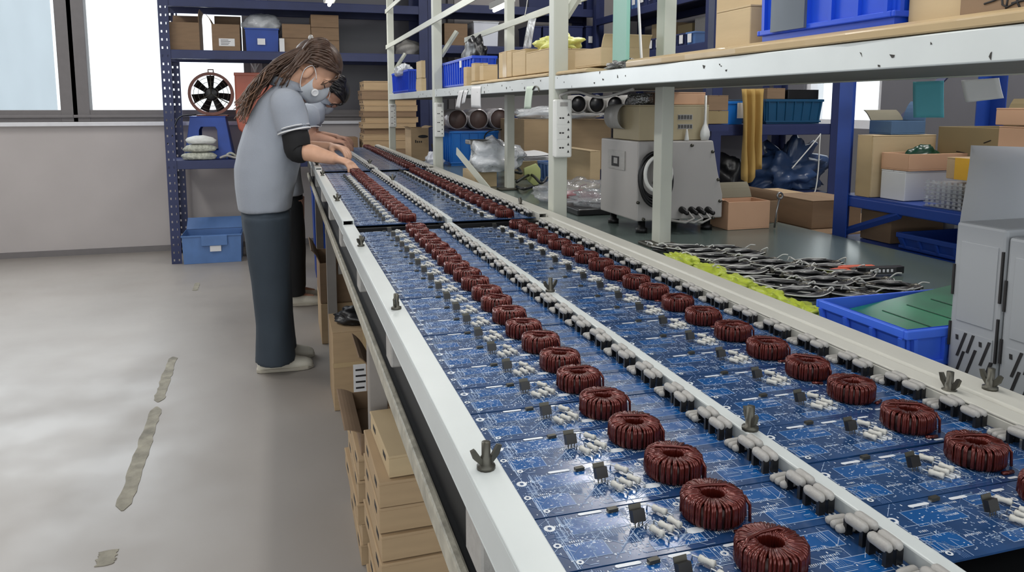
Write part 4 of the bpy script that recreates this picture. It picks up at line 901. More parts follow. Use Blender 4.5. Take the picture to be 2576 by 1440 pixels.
# open pink carton with a spanner
B = fb(1812, 1938, 505, 572, 1.80, .09, tz); B = (max(B[0], c0.x + Wd + .014),) + B[1:]
o = carton('open pinkish tan carton with its lid folded back, beside the machine', B, 'carton_pink', 'open', flaps=(('N', 22, .55), ('W', 60, .12)))
p = ony(1948, 490, 1.79); w = thing('spanner', 'chrome ring spanner leaning on the pinkish open carton', 'spanner', (B[1] + .010, 1.79, tz)); hz = p.z - tz
m = MB(); m.tube([(0, 0, 0.002), (.004, 0, hz * .5), (.012, 0, hz - .012)], .0028, 8); m.tube([(.013 + .0085 * math.cos(2 * PI * k / 18), 0, hz - .004 + .0085 * math.sin(2 * PI * k / 18)) for k in range(18)], .003, 8, closed=True); m.build('spanner_body', 'steel', w)
# ---------------------------------------------------------------- wire harness coils on the mat
mat('flat_black', (30, 30, 32), .35, var=.2); mat('white_wire', (206, 206, 200), .5, var=.05); mat('lime_bag', (178, 192, 66), .35, var=.2, scale=20, bump=.6, bscale=30)
spots = [(298, 218), (418, 245), (540, 280), (625, 320), (770, 368), (865, 430), (1005, 490), (1175, 545), (1335, 615), (720, 228), (860, 262), (970, 318), (1110, 378), (1265, 420), (1470, 340), (1600, 390), (1740, 448), (1540, 525), (1715, 585), (1390, 470), (1905, 495), (2070, 560), (1000, 410), (1400, 560), (1960, 590)]
def spl3(P):
    P = [V(p) for p in P]; out = []
    for i in range(len(P) - 1):
        a, b_, c, d = P[max(i - 1, 0)], P[i], P[i + 1], P[min(i + 2, len(P) - 1)]
        for k in range(5): u = k / 5; out.append(.5 * ((2 * b_) + (c - a) * u + (2 * a - 5 * b_ + 4 * c - d) * u * u + (3 * b_ - a - 3 * c + d) * u ** 3))
    return out + [P[-1]]
def coil_thing(k):
    r = random.Random(k); o = bpy.data.objects.new('cable_coil', None); COL.objects.link(o); m = MB(); n = 26; a, b_ = .036, .022
    for q in range(10):
        e = 1 + .11 * (q % 5); m.tube([((a * e + r.uniform(-.0012, .0012)) * math.cos(2 * PI * j / n), (b_ * e + r.uniform(-.0012, .0012)) * math.sin(2 * PI * j / n), .003 + .0058 * (q // 5) + .0012 * math.sin(j + q)) for j in range(n)], .0031, 6, closed=True)
    m.build('black_loop', 'flat_black', o); m = MB(); m.tube([(-.060, 0, .006), (-.050, .002, .010), (-.034, .003, .009)], [.004, .009, .0085], 8, flat=.6); m.build('tape_wrap', 'dark_steel', o); m = MB(); m.tube([(.034, 0, .008), (.048, .002, .010), (.060, -.003, .006)], [.006, .0085, .003], 8, flat=.6); m.build('tape_wrap', 'dark_steel', o)
    m = MB()
    for q in range(3):
        s = 1 if q % 2 else -1; P = [(s * .05, r.uniform(-.006, .006), .012), (s * r.uniform(.058, .064), r.uniform(-.012, .012), .016 + r.uniform(0, .006)), (s * r.uniform(.064, .078), r.uniform(-.016, .016), r.uniform(.006, .024))]; m.tube(spl3(P), .0016, 5)
    m.tube(spl3([(-.055, -.010, .012), (-.02, -.034, .011), (.02, -.036, .010), (.055, -.010, .011)]), .0013, 5); m.tube(spl3([(-.05, .008, .013), (-.01, .030, .013), (.03, .026, .013)]), .0011, 5); m.build('white_lead', 'white_wire', o); return o
protos = [coil_thing(k) for k in range(4)]
rows = sorted([onz(1600 + a / 3.22, 560 + b_ / 3.22, tz + .006) for a, b_ in spots], key=lambda p: (-p.y, p.x))
for i, p in enumerate(rows):
    o = protos[i] if i < 4 else copy_tree(protos[i % 4])
    o.location = (p.x, p.y, tz + .0025 + .006 * (i % 2)); o.scale = (.9, .9, .9); o.rotation_euler = (0, 0, rnd.uniform(-.35, .35) - .2)
    tag(o, 'flat black cable coil with white leads, %s from the far end of the mat' % ordinal(i + 1), 'cable coil', 'cable coils spread on the green mat')
for i, (px, py) in enumerate(((1712, 668), (1790, 700), (1850, 728), (1930, 764), (2010, 800))):
    p = onz(px, py, tz); blob('lime_bag', 'crumpled yellow-green bag along the bench edge, %s from the far end' % ordinal(i + 1), 'bag', (max(p.x, .762), p.y, tz), (.034, .050, .016), 'lime_bag', .5, 7, i + 30, group='yellow-green bags under the coils')
for i, (px, py) in enumerate(((1850, 660), (2090, 694), (1980, 720), (2200, 746))):
    p = onz(px, py, tz); blob('lime_bag', 'flat yellow-green bag between the cable coils, %s' % ('by the far coils', 'near the orange tool', 'in the middle', 'near the tray of green boards')[i], 'bag', (p.x, p.y, tz), (.03, .022, .006), 'lime_bag', .5, 7, i + 40, group='yellow-green bags among the coils')
mat('orange_grip', (214, 88, 52), .4, var=.08)
p = onz(2185, 690, tz); pl = thing('wire_stripper', 'orange and black handled wire stripper lying on the mat', 'tool', (p.x, p.y, tz), -.15); m = MB()
m.loft([[(x, y - w, .004), (x, y + w, .004), (x, y + w, .016), (x, y - w, .016)] for x, y, w in ((-.06, .012, .004), (-.045, .014, .008), (0, .014, .008), (.02, .013, .007))], True, False); m.build('orange_grip', 'orange_grip', pl, bevel=.003)
m = MB(); m.m = 0; m.loft([[(x, y - w, .004), (x, y + w, .004), (x, y + w, .018), (x, y - w, .018)] for x, y, w in ((-.035, -.012, .004), (-.02, -.012, .008), (.045, -.014, .009), (.065, -.012, .007))], True, False); m.m = 1
for k in range(6): m.box(-.012 + k * .009, -.007 + k * .009, -.0232, -.0218, .008, .014)
m.build('black_grip', ['black_plastic', 'paper_white'], pl, bevel=.0015)
m = MB(); m.loft([[(x, -w, .006), (x, w, .006), (x, w, .013), (x, -w, .013)] for x, w in ((-.085, .003), (-.07, .010), (-.045, .015))], True, False); m.build('jaw', 'orange_grip', pl, bevel=.001)
# trays
p = onz(2060, 800, tz); q = onz(2372, 925, tz)
tx0 = .755; ty0 = .752; tyf = .915
tr = crate('light blue tray full of green circuit panels beside the bench', (tx0, tx0 + .27, ty0, tyf, tz, tz + .055), 'blue_bin_light', name='parts_tray', cat='tray', taper=.95)
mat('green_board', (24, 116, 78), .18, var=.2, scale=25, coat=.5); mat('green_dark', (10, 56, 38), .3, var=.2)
yt0, yt1 = ty0 + .006, tyf - .004
for i in range(3):
    g = thing('printed_board', 'green circuit panel in the light blue tray, %s of the pile' % ('lowest', 'middle', 'topmost, tilted')[i], 'circuit panel', (tx0 + .135, (yt0 + yt1) / 2, tz + .008 + .010 * i), 0, 'green panels in the tray')
    g.rotation_euler = (.0, -.02 - .10 * (i == 2), .0); g.location.z += .022 * (i == 2); a, b_ = .11, (yt1 - yt0) / 2 - .010
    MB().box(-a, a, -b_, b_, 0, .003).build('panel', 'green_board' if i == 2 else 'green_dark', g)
    if i == 2:
        m = MB()
        for k in range(1, 5): y = -a + 2 * a * k / 5; m.box(y - .0010, y + .0010, -b_ * .9, b_ * .5, .003, .0036)
        m.build('score_line', 'green_dark', g)
        m = MB(); m.box(-a - .001, a, -b_ - .0015, -b_, -.001, .004); m.build('edge', 'cap_grey', g)
p0, p1 = onz(2224, 628, tz), onz(2392, 655, tz); yb1 = p0.y
crate('deep blue shallow tray on the low rack level beyond the green mat', (1.448, 1.63, 1.05, 1.49, .9215, .9215 + .04), 'rack_blue_bright', name='parts_tray', cat='tray', taper=.95)
# pale inverter cases at the right edge
def case(label, x, y0, y1, z0, z1, dep, louvre=True):
    o = thing('equipment_case', label, 'case', (x, y1, z0), 0, 'pale grey equipment cases at the right'); L = y1 - y0; h = z1 - z0
    MB().box(0, dep, -L, 0, 0, h).build('case_body', 'case_grey', o, bevel=.004)
    MB().box(-.0012, .0008, -L * .88, -L * .14, h * .36, h * .88).build('front_panel', 'case_grey', o, bevel=.0006)
    if louvre:
        m = MB(); m.m = 0; m.box(-.0012, .0008, -L * .9, -L * .10, h * .02, h * .30); m.m = 1
        for k, (u, v, lg) in enumerate(((.2, .25, 0), (.3, .21, 1), (.48, .23, .7), (.68, .25, 0), (.78, .20, 1), (.30, .10, .8), (.52, .12, 1), (.85, .09, .8))):
            y, z = -L * u, h * v; s = .0055 * lg
            m.add([(-.0018, y + s + .0016, z - 2.4 * s - .003), (-.0018, y + s - .0022, z - 2.4 * s - .003), (-.0018, y - s - .0016, z + 2.4 * s + .003), (-.0018, y - s + .0022, z + 2.4 * s + .003), (.001, y + s + .0016, z - 2.4 * s - .003), (.001, y + s - .0022, z - 2.4 * s - .003), (.001, y - s - .0016, z + 2.4 * s + .003), (.001, y - s + .0022, z + 2.4 * s + .003)], [(0, 1, 2, 3), (4, 7, 6, 5), (0, 4, 5, 1), (1, 5, 6, 2), (2, 6, 7, 3), (3, 7, 4, 0)])
        m.build('louvre_panel', ['case_grey', 'ink'], o)
    for y, za, zb_ in ((-.0015, .52, .72), (-.0015, .18, .34), (-L * .97, .54, .86), (-L * .97, .16, .44)): MB().box(-.0018, .001, y - .0012, y + .0012, h * za, h * zb_).build('slot', 'ink', o)
    return o
case('pale grey louvred case beside the tray of green boards', .812, .672, .742, tz, 1.126, .235)
case('pale grey louvred case at the right edge of the picture', .812, .59, .669, tz, 1.118, .235)
o = case('taller pale grey case under plastic film, behind the louvred cases', 1.06, .60, .935, tz, 1.195, .12, False)
a = o; fm_ = MB(); L = .335; h = 1.195 - tz
rg = []
for k in range(9):
    u = k / 8; rg.append([(-.012 - .006 * math.sin(u * 5), .012, h * (.25 + .8 * u)), (-.010, -L * .5, h * (.25 + .8 * u) + .004), (-.012, -L - .01, h * (.25 + .8 * u))])
fm_.loft(rg, False, True, closed=False); fm_.build('plastic_film', 'grey_film', a, solid=.0008)
# ================================================================ brace on the shelf frame
a, b_ = onx(1150, 380, XF + .01), onx(1234, 482, XF + .01); a.z = max(a.z, .96); b_.z = max(b_.z, .99) if False else b_.z
m = MB(); d = (b_ - a).normalized(); q = V((0, d.z, -d.y)) * .016
m.sheet(a - q - V((.8, 2.9, 0)), b_ - q - V((.8, 2.9, 0)), b_ + q - V((.8, 2.9, 0)), a + q - V((.8, 2.9, 0)), .004); m.build('brace', 'frame_cream', sf)
# ================================================================ clutter on the mat table behind the posts
def onT(px, py): return onz(px, py, tz)
Yc = 4.72
B = fb(992, 1078, 322, 410, Yc, .24, tz); B = (max(B[0], .765),) + B[1:]
o = carton('open brown carton with an oval hand hole at the far end of the mat', B, 'carton', 'open', flaps=(('W', 62, .3), ('E', 62, .3)))
hb = B[5] - tz; m = MB(); m.ball((.02, -.1212, hb * .74), (.032, .0012, .010), 14, 7); [m.box(-.03 + .012 * k, -.024 + .012 * k, -.1218, -.12, hb * .55, hb * .55 + .012 + .006 * (k == 0)) for k in range(4)]; m.build('hand_hole', 'ink', o)
p = onT(1035, 412); blob('plastic_pouch', 'grey crumpled plastic pouch by the carton with a hand hole', 'plastic wrap', (.83, 4.30, tz), (.05, .09, .05), 'grey_film', .4, 6, 51)
dv = thing('grey_folder', 'dark grey folded card leaning beside the hand-hole carton', 'card', (.93, 4.60, tz)); dv.rotation_euler = (0, -.25, .3)
MB().box(-.03, .03, -.02, .02, 0, .12).build('card_body', 'dark_steel', dv)
carton('small dark carton before the hand-hole carton', (1.0, 1.1, 4.58, 4.69, tz, tz + .07), 'carton_dark', 'open')
# pale plastic bag over a carton
yb = 3.08; B = fb(1136, 1250, 432, 480, yb, .22, tz)
carton('tan carton under the big clear plastic bag', (max(B[0], .765),) + B[1:5] + (B[5],), 'carton_light')
blob('plastic_bag', 'large crumpled clear plastic bag on the tan carton', 'bag', ((max(B[0], .765) + B[1]) / 2 + .06, yb + .10, B[5] + .001), (.12, .16, .085), 'milky_film', .42, 5, 55)
q = ony(1205, 372, yb + .1); tag(MB().box(-.05, .05, -.02, .06, 0, .02).build('steel_plate', 'steel', loc=(q.x, yb + .09, B[5] + .112), bevel=.004), 'shiny folded metal plate on top of the clear plastic bag', 'plate')
# blue crate with tubes lying on it
yk = 4.25; B = fb(1112, 1252, 326, 372, yk, .26, tz); zc = ony(1180, 330, yk).z
crate('bright blue tote behind the clear plastic bag', (max(B[0], .915), B[1], yk, yk + .30, tz, zc), 'blue_tote', group='blue totes', name='tote', cat='tote', taper=.97)
tag(MB().box(-(B[1] - B[0]) / 2, (B[1] - B[0]) / 2, 0, .30, 0, .006).build('cover_board', 'rack_blue', loc=((B[0] + B[1]) / 2, yk, zc + .001)), 'dark blue lid on the bright blue tote, under the rolls', 'lid')
mat('roll_core', (92, 74, 70), .5, var=.2); mat('roll_foil', (190, 186, 188), .25, metal=.5, var=.1, bump=.6, bscale=30)
def roll(label, px, py, rpx, Y, L, mt='roll_foil', core='roll_core', z0=None):
    c = ony(px, py, Y); r = (ony(px + rpx, py, Y) - c).length; zc_ = c.z if z0 is None else z0 + r + .001
    t = thing('foil_roll', label, 'roll', (c.x, Y, zc_ - r), 0, 'rolls under the white shelf'); n = 28
    MB().at((0, 0, r), rx=-PI / 2).lathe([(r * .9, 0), (r, .002), (r, L), (r * .9, L), (r * .9, 0)], n).build('roll_wrap', mt, t)
    MB().at((0, .012, r), rx=-PI / 2).lathe([(.0001, 0), (r * .9, .0), (r * .9, L * .9), (.0001, L * .9)], n).build('roll_core', core, t); return t
for i, (px, py) in enumerate(((1151, 297), (1204, 299), (1257, 298))): roll('shiny foil wrapped roll end over the blue tote, %s' % ('left', 'middle', 'right')[i], px, py, 25, 4.27, .24, z0=zc + .007)
# black cable hoop
q = ony(1245, 350, 4.2); cable('cable_hoop', 'thin black cable hoop hanging before the blue tote', [ony(1262, 326, 4.2), ony(1232, 330, 4.2), ony(1219, 345, 4.2), ony(1228, 366, 4.2), ony(1258, 380, 4.1)], .004)
# box with papers, yellow-green bottle, cables
yq = 3.35; B = fb(1288, 1362, 405, 452, yq, .2, tz); bz = B[5]
carton('grey-brown box carrying loose papers behind the middle post', (B[0] + .02, B[1] + .02, yq, yq + .2, tz, bz), 'carton_olive')
for i in range(4):
    a = rnd.uniform(-.3, .3); c = V(((B[0] + B[1]) / 2 + .02, yq + .1, bz + .009 + .010 * i)); e = [V((-.10, .08, 0)), V((.10, .08, 0)), V((.10, -.08, 0)), V((-.10, -.08, 0))]
    paper('paper_sheet', 'loose white sheet on the grey-brown box, %s' % ('lowest', 'second from bottom', 'second from top', 'topmost')[i], [c + Matrix.Rotation(a, 3, 'Z') @ v for v in e], curl=.007 + .002 * i, group='loose papers on the box')
mat('lime_plastic', (190, 198, 132), .4, var=.05)
lb = thing('lime_scoop', 'pale lime plastic scoop leaning by the grey-brown box', 'scoop', (ony(1350, 452, 3.1).x, 3.1, tz)); lb.rotation_euler = (0, -.35, 0)
MB().loft([[(-w, -.005, z), (w, -.005, z), (w, .008, z), (-w, .008, z)] for z, w in ((0, .012), (.03, .03), (.06, .04), (.09, .03))], True, True).build('scoop_body', 'lime_plastic', lb, bevel=.003)
for i, pts in enumerate((((1300, 474), (1318, 488), (1345, 474), (1372, 488)), ((1300, 478), (1335, 466), (1362, 482), (1376, 474)), ((1290, 458), (1300, 462), (1312, 470), (1295, 476)))):
    cable('loose_cable', 'black loose cable in the clutter behind the post, %s' % ('left piece', 'right piece', 'looped piece')[i], [V((onT(a, b_).x, onT(a, b_).y, tz + .007 + .012 * (k % 2) + .026 * i)) for k, (a, b_) in enumerate(pts)], .006)
# large brown carton with rolls and film over it
yB_ = 3.78; B = fb(1318, 1538, 300, 440, yB_, .45, tz)
o = carton('large brown carton with handling marks behind the posts', B, 'carton', 'closed', group=None)
w = (B[1] - B[0]) / 2; hh = B[5] - tz; m = MB()
for a, b_ in (((1449, 388), (1462, 408)), ((1472, 385), (1485, 407))):
    p, q = ony(a[0], b_[1], yB_), ony(b_[0], a[1], yB_); x0, x1, z0, z1 = p.x - (B[0] + B[1]) / 2, q.x - (B[0] + B[1]) / 2, p.z - tz, q.z - tz; yy = -.225 - .001
    for e in ((x0, x0 + .006, z0, z1), (x1 - .006, x1, z0, z1), (x0, x1, z1 - .006, z1), (x0, x1, z0, z0 + .006), ((x0 + x1) / 2 - .008, (x0 + x1) / 2 + .008, z0 + .01, z1 - .02)): m.box(e[0], e[1], yy, yy + .0012, e[2], e[3])
m.build('handling_marks', 'ink', o)
blob('plastic_film', 'wrinkled clear film draped on top of the large brown carton', 'plastic wrap', ((B[0] + B[1]) / 2, yB_ + .2, B[5] + .001), (w * .96, .21, .045), 'milky_film', .3, 5, 61)
for i, (px, py) in enumerate(((1456, 262), (1502, 262), (1548, 264), (1590, 262))): roll('dark roll end under the shelf beam, %s in the row' % ('leftmost', 'second', 'third', 'rightmost')[i], px, py, 21, 3.62, .12, 'cap_grey', 'black_plastic')
for x in (ony(1440, 282, 3.68).x, ony(1606, 282, 3.68).x): pass
rb = thing('roll_bracket', 'thin grey rail carrying the row of dark rolls', 'bracket', (ony(1523, 285, 3.68).x, 3.68, tz)); zr = ony(1523, 284, 3.62).z - tz; hw = ony(1612, 284, 3.68).x - ony(1523, 284, 3.68).x
m = MB(); m.box(-hw, hw, -.055, .055, zr - .012, zr); m.build('rail', 'cap_grey', rb)
for s in (-1, 1): MB().box(s * hw - .008, s * hw + .008, -.008, .008, 0, zr - .012).build('upright', 'cap_grey', rb)
yt = 3.05; B = fb(1402, 1480, 412, 452, yt, .3, tz)
crate('dull blue tray of cables right of the nearest front post', (B[0], B[1], yt, yt + .25, tz, max(B[5], tz + .06)), 'blue_bin_dull', name='parts_tray', cat='tray')
p = onT(1440, 470); blob('white_pouch', 'crumpled white pouch poking out of the dull blue tray', 'plastic wrap', ((B[0] + B[1]) / 2, yt + .1, tz + .01), (.05, .06, .09), 'milky_film', .4, 6, 64)
carton('plain carton standing between the blue tray and the machine', (ony(1484, 440, 2.62).x, ony(1510, 440, 2.62).x, 2.62, 2.9, tz, ony(1490, 380, 2.62).z), 'carton_light')
mat('red_goods', (150, 40, 52), .4, var=.3, scale=30)
p = onT(1330, 522); q = (1.00, 2.52)
sk_ = blob('red_goods', 'dark red packet inside the clear crumpled bag', 'packet', (q[0], q[1], tz + .004), (.095, .06, .024), 'red_goods', .12, 5, 70)
blob('clear_bag', 'clear crumpled bag with red goods, left of the nearest post', 'bag', (q[0] - .01, q[1], tz), (.14, .12, .055), 'clear_film', .4, 6, 71)
blob('film_heap', 'silvery heap of crumpled film beside the machine', 'plastic wrap', (1.00, 2.27, tz + .021), (.12, .10, .030), 'clear_film', .5, 8, 73)
tag(MB().box(.0, .26, 0, .2, 0, .02).build('dark_slab', 'black_plastic', loc=(.87, 2.17, tz), bevel=.004), 'flat black slab under the film heap by the nearest post', 'slab')
mat('wire_yellow', (196, 178, 60), .5); mat('wire_red', (150, 60, 50), .5)
for i, mt in enumerate(('wire_red', 'wire_yellow', 'white_wire', 'wire_red')):
    P = [V((1.05 + .05 * i, 2.62, tz + .006)), V((1.08 + .05 * i, 2.66, tz + .04 + .01 * i)), V((1.14 + .03 * i, 2.6, tz + .05)), V((1.19 + .02 * i, 2.5, tz + .01))]
    cable('loose_wire', '%s loose wire arching between the post and the machine' % ('dull red', 'yellow', 'white, longest', 'reddish, rightmost')[i], P, .0025, mt)
# ================================================================ rack beside the mat table (open side to the bench)
NX = 1.43; ny0, ny1 = .3, 1.70; nz = 1.036
R3 = rack('side_rack', 'bright blue rack behind the green mat table, loaded with cartons', NX, 1.95, ny0, ny1, (.92, nz), 1.9, mt='rack_blue_bright', pw=.05, bh=.03, side=True, panel=None)
MB().tube([(-(ny1 - ny0) / 2 + .02, -.25, .93), (-(ny1 - ny0) / 2 + .22, -.25, nz - .03)], .010, 4).build('diagonal_brace', 'rack_blue_bright', R3)
MB().tube([(-(ny1 - ny0) / 2 + .01, .25, 1.5), (-(ny1 - ny0) / 2 + .01, -.1, 1.2)], .012, 4).build('diagonal_brace', 'rack_blue', R3)
nz += .001; xa = NX + .012
B = cb(xa, 2092, 2199, 2356, 341, nz); yS = B[2]; ztop1 = B[5]; B = (B[0], min(B[1], B[0] + .42), B[2], min(B[3], ny1 - .06), nz, B[5])
o = carton('tall tan carton with tape strips beside the blue post, biggest on the blue rack', B, 'carton_light', 'closed', tape='W', group='cartons on the blue side rack')
carton('small blue and tan open carton on top of the tall tan carton', (xa + .06, xa + .17, yS + .008, yS + .085, ztop1 + .001, onx(2262, 305, xa + .06).z), 'carton_blue', 'open', flaps=(('N', 35, .5), ('E', 15, .5)), group='cartons on the blue side rack')
xw = B[1] - .0
B = cb(xa + .02, 2217, 2279, 2330, 432, nz); wt = B[5]; carton('plain white box under the small open carton on the blue rack', (B[0], min(B[1] + .12, B[0] + .3), B[2], min(B[3], yS - .008), nz, wt), 'paper_white', 'closed', group='cartons on the blue side rack', name='white_box', kind_cat='box')
B2 = cb(xa + .02, 2216, 2281, 2384, 386, wt + .001); carton('small open tan carton resting on the white box', (B2[0], B2[0] + .2, B2[2] - .01, min(B2[3], yS - .008), wt + .001, onx(2281, 388, B2[0]).z), 'carton_pink', 'open', group='cartons on the blue side rack')
gb = thing('green_pouch', 'dark green pouch inside the small open carton', 'pouch', (B2[0] + .08, (B2[2] + B2[3]) / 2 - .01, wt + .008)); blob('pouch_body', None, None, (0, 0, 0), (.05, .03, .035), 'green_dark', .3, 5, 77, parent=gb)
yl_, yr_ = onx(2322, 500, xa + .004).y, onx(2462, 505, xa + .004).y; zt_ = onx(2322, 450, xa + .004).z
ep = thing('plastic_tray_pack', 'stack of clear ribbed plastic trays on the blue rack', 'plastic trays', (xa + .09, (yl_ + yr_) / 2, nz)); hy = (yl_ - yr_) / 2
n = 7
for k in range(n):
    z0 = (zt_ - nz) * k / n; m = MB(); m.box(-.085, .10, -hy, hy, z0, z0 + .002); [m.box(-.0865, -.085, -hy + 2 * hy * j / 10, -hy + 2 * hy * (j + .5) / 10, z0 + .002, z0 + (zt_ - nz) / n * .9) for j in range(10)]; m.build('clear_tray', 'clear_film', ep)
zx = zt_ + .004
B = sbx(2382, 2470, 402, 448, xa + .03, .16); carton('small carton with a yellow tape stripe on the clear trays', (B[0], B[1], B[2], B[3], zx, max(B[5], zx + .04)), 'carton', 'closed', tape='WY', group='cartons on the blue side rack')
yb0, yb1 = onx(2512, 400, xa + .2).y, onx(2356, 400, xa + .2).y; zo = onx(2356, 318, xa + .2).z
o = carton('large olive carton with pen marks standing behind the clear trays', (xa + .2, xa + .42, yb0, yb1, nz, zo), 'carton_olive', 'open', flaps=(('E', 12, .35),), group='cartons on the blue side rack')
m = MB()
for k in range(9): y = rnd.uniform(-.05, .06); z = rnd.uniform(.35, .8) * (zo - nz); m.tube([(-.1108, y, z), (-.1108, y + rnd.uniform(-.02, .02), z + rnd.uniform(-.012, .012)), (-.1108, y + rnd.uniform(-.02, .02), z + rnd.uniform(-.01, .01))], .0012, 5)
m.build('pen_marks', 'ink', o)
xp = xa + .05; yp1 = onx(2512, 330, xp).y; zp1, zp2 = onx(2516, 317, xp).z, onx(2502, 272, xp).z
carton('tall pinkish carton at the right edge on the blue rack', (xp, xp + .13, yp1 - .3, yp1, nz, zp1), 'carton_pink', group='cartons on the blue side rack')
carton('pinkish carton stacked highest at the right edge', (xp, xp + .13, yp1 - .3, yp1 + .01, zp1 + .002, zp2), 'carton_pink', group='cartons on the blue side rack')
# lower shelf and boxes near the mat's far corner
lz = .921
B = sbx(2203, 2306, 515, 588, xa + .225, .2, lz); carton('white carton on the lower level of the blue rack', B[:2] + (B[2] + .035,) + (min(B[3], 1.53), B[4]) + (min(B[5], 1.0),), 'paper_white', 'closed', name='white_box', kind_cat='box', group='boxes on the lower rack level')
B = sbx(2307, 2350, 535, 590, xa + .225, .12, lz); tag(MB().box(0, .12, 0, B[3] - B[2] - .012, 0, .07).build('black_box', 'black_plastic', loc=(B[0], B[2], lz), bevel=.003), 'black box between the white carton and the white roll', 'box')
p = onx(2372, 590, xa + .25); t = thing('paper_roll', 'white paper roll standing on the lower rack level', 'roll', (xa + .25, p.y, lz)); MB().lathe([(.010, 0), (.026, 0), (.026, .07), (.010, .07), (.010, 0)], 24).build('roll_body', 'paper_white', t)
carton('dark brown carton behind the blue post on the lower rack level', (xa + .03, xa + .2, 1.54, 1.645, lz, 1.002), 'carton_dark', group='boxes on the lower rack level')
# boxes on the far right corner of the mat and beyond
c = onT(1930, 590); carton('brown carton with one open flap beyond the pinkish open carton', (1.25, 1.385, 1.88, 2.1, tz, tz + .065), 'carton_dark', 'open', flaps=(('E', 10, .2),))
ow = thing('low_stand', 'low dark stand behind the mat table carrying two brown cartons', 'stand', (1.62, 2.0, 0)); MB().box(-.2, .3, -.18, .28, .88, .9).build('stand_top', 'carton_dark', ow)
for x in (-.18, .28):
    for y in (-.15, .25): MB().box(x - .02, x + .02, y - .02, y + .02, 0, .88).build('leg', 'leg_grey', ow)
carton('brown carton left of the blue post, on the low stand', (1.52, 1.70, 1.90, 2.1, .901, onx(2040, 505, 1.52).z), 'carton_dark', group='cartons on the low stand')
carton('brown carton left of the blue post, farther back on the low stand', (1.45, 1.66, 2.12, 2.26, .901, .985), 'carton', group='cartons on the low stand')
# ================================================================ dark blue rack in the background, right
yK = 3.0; kx0, kx1 = ony(1790, 300, yK).x, ony(2086, 300, yK).x
zb_ = ony(1950, 313, yK).z; zl_ = ony(1950, 345, yK).z
R4 = rack('storage_rack', 'dark blue rack in the background right of the machine', kx0, kx1 + .06, yK, yK + .45, (.5, .86, zb_), 1.95, mt='rack_blue', pw=.05, bh=.05)
zb_ += .001
carton('brown carton on the background rack, just right of the scoop', fb(1786 + 22, 1838, 240, 312, yK + .05, .2, zb_), 'carton_dark', tape=None, group='boxes on the background rack') if False else None
crate('bright blue box with a white label on the background rack', fb(1814, 1872, 255, 313, yK + .02, .25, zb_), 'blue_tote', ribs=False, name='tote', cat='tote', tag_=(.75, .6, .05, .07, 'S'), group='blue totes')
crate('teal blue tote right of the yellow cloth on the background rack', fb(1926, 2070, 250, 313, yK + .03, .3, zb_), 'blue_dim', ribs=True, name='tote', cat='tote', group='blue totes')
hy_ = yK + .1
for i, (x0, x1, t_, mt) in enumerate(((1930, 1976, 222, 'carton_dark'), (1982, 2060, 226, 'black_plastic'))):
    B = fb(x0, x1, t_, 250, yK + .06, .2); carton(('brown carton set on the teal blue tote', 'black box set on the teal blue tote')[i], B[:4] + (ony(1990, 250, yK + .03).z + .001, B[5]), mt, group='boxes on the background rack')
mat('tarp_blue', (52, 74, 112), .35, var=.25, scale=6, bump=.6, bscale=9, coat=.2)
blob('blue_tarp', 'dark blue plastic bundle on the background rack, right of the yellow cloth', 'bundle', (ony(1990, 500, yK + .2).x, yK + .23, .862), (.19, .12, .15), 'tarp_blue', .7, 7, 81)
blob('blue_tarp', 'dark bundle on the background rack, left of the yellow cloth', 'bundle', (ony(1846, 500, yK + .2).x - .02, yK + .23, .862), (.085, .10, .11), 'black_plastic', .3, 4, 83)
q = [ony(*p, yK - .02) for p in ((2064, 336), (2062, 360), (2058, 430), (2050, 482), (2036, 492))]; cable('white_string', 'white string hanging down beside the blue post', q, .003, 'white_wire')
q = [ony(*p, yK - .02) for p in ((2064, 338), (2050, 356), (2030, 380), (1992, 424))]; cable('white_string', 'white string running slanted to the blue bundle', q, .003, 'white_wire')
mat('ochre_cloth', (178, 146, 82), .85, var=.08, scale=8, bump=.1)
yy = yK - .045; a, b_ = ony(1866, 224, yy), ony(1918, 224, yy); a2, b2 = ony(1868, 452, yy), ony(1910, 440, yy); m = MB(); rg = []
for k in range(15):
    u = k / 14; L, R_ = a.lerp(a2, u), b_.lerp(b2, u); row = []
    for j in range(25):
        v = j / 24; p = L.lerp(R_, v); row.append(p - a + V((0, -.02 * math.sin(v * 15 + .6 * math.sin(u * 5)) - .006 * math.sin(v * 31), (-.03 * math.sin(v * 5) if k == 14 else 0))))
    rg.append(row)
m.loft(rg, False, True, closed=False); tag(m.build('yellow_cloth', 'ochre_cloth', loc=a, solid=.003), 'ochre yellow cloth hanging in folds from the background rack', 'cloth')
# boxes on a stand behind the machine
ys_ = 2.75; B = fb(1783, 1833, 240, 275, ys_, .2); B2 = fb(1783, 1833, 279, 312, ys_, .2); b0 = fb(1783, 1833, 312, 345, ys_, .2, 0)
t = thing('post_stand', 'slim dark stand behind the machine carrying two cartons', 'stand', ((B[0] + B[1]) / 2, ys_ + .1, 0)); MB().box(-.05, .05, -.1, .1, B2[4] - .03, B2[4] - .002).build('stand_top', 'rack_blue', t); MB().box(-.02, .02, -.02, .02, .02, B2[4] - .03).build('column', 'rack_blue', t); MB().box(-.1, .1, -.1, .1, 0, .02).build('base', 'rack_blue', t)
carton('olive carton under the brown one, right of the scoop', B2[:4] + (B2[4], B2[5]), 'carton_olive', group='two cartons right of the scoop'); carton('brown carton on the olive one, right of the scoop', B[:4] + (B2[5] + .001, B[5]), 'carton_dark', group='two cartons right of the scoop')
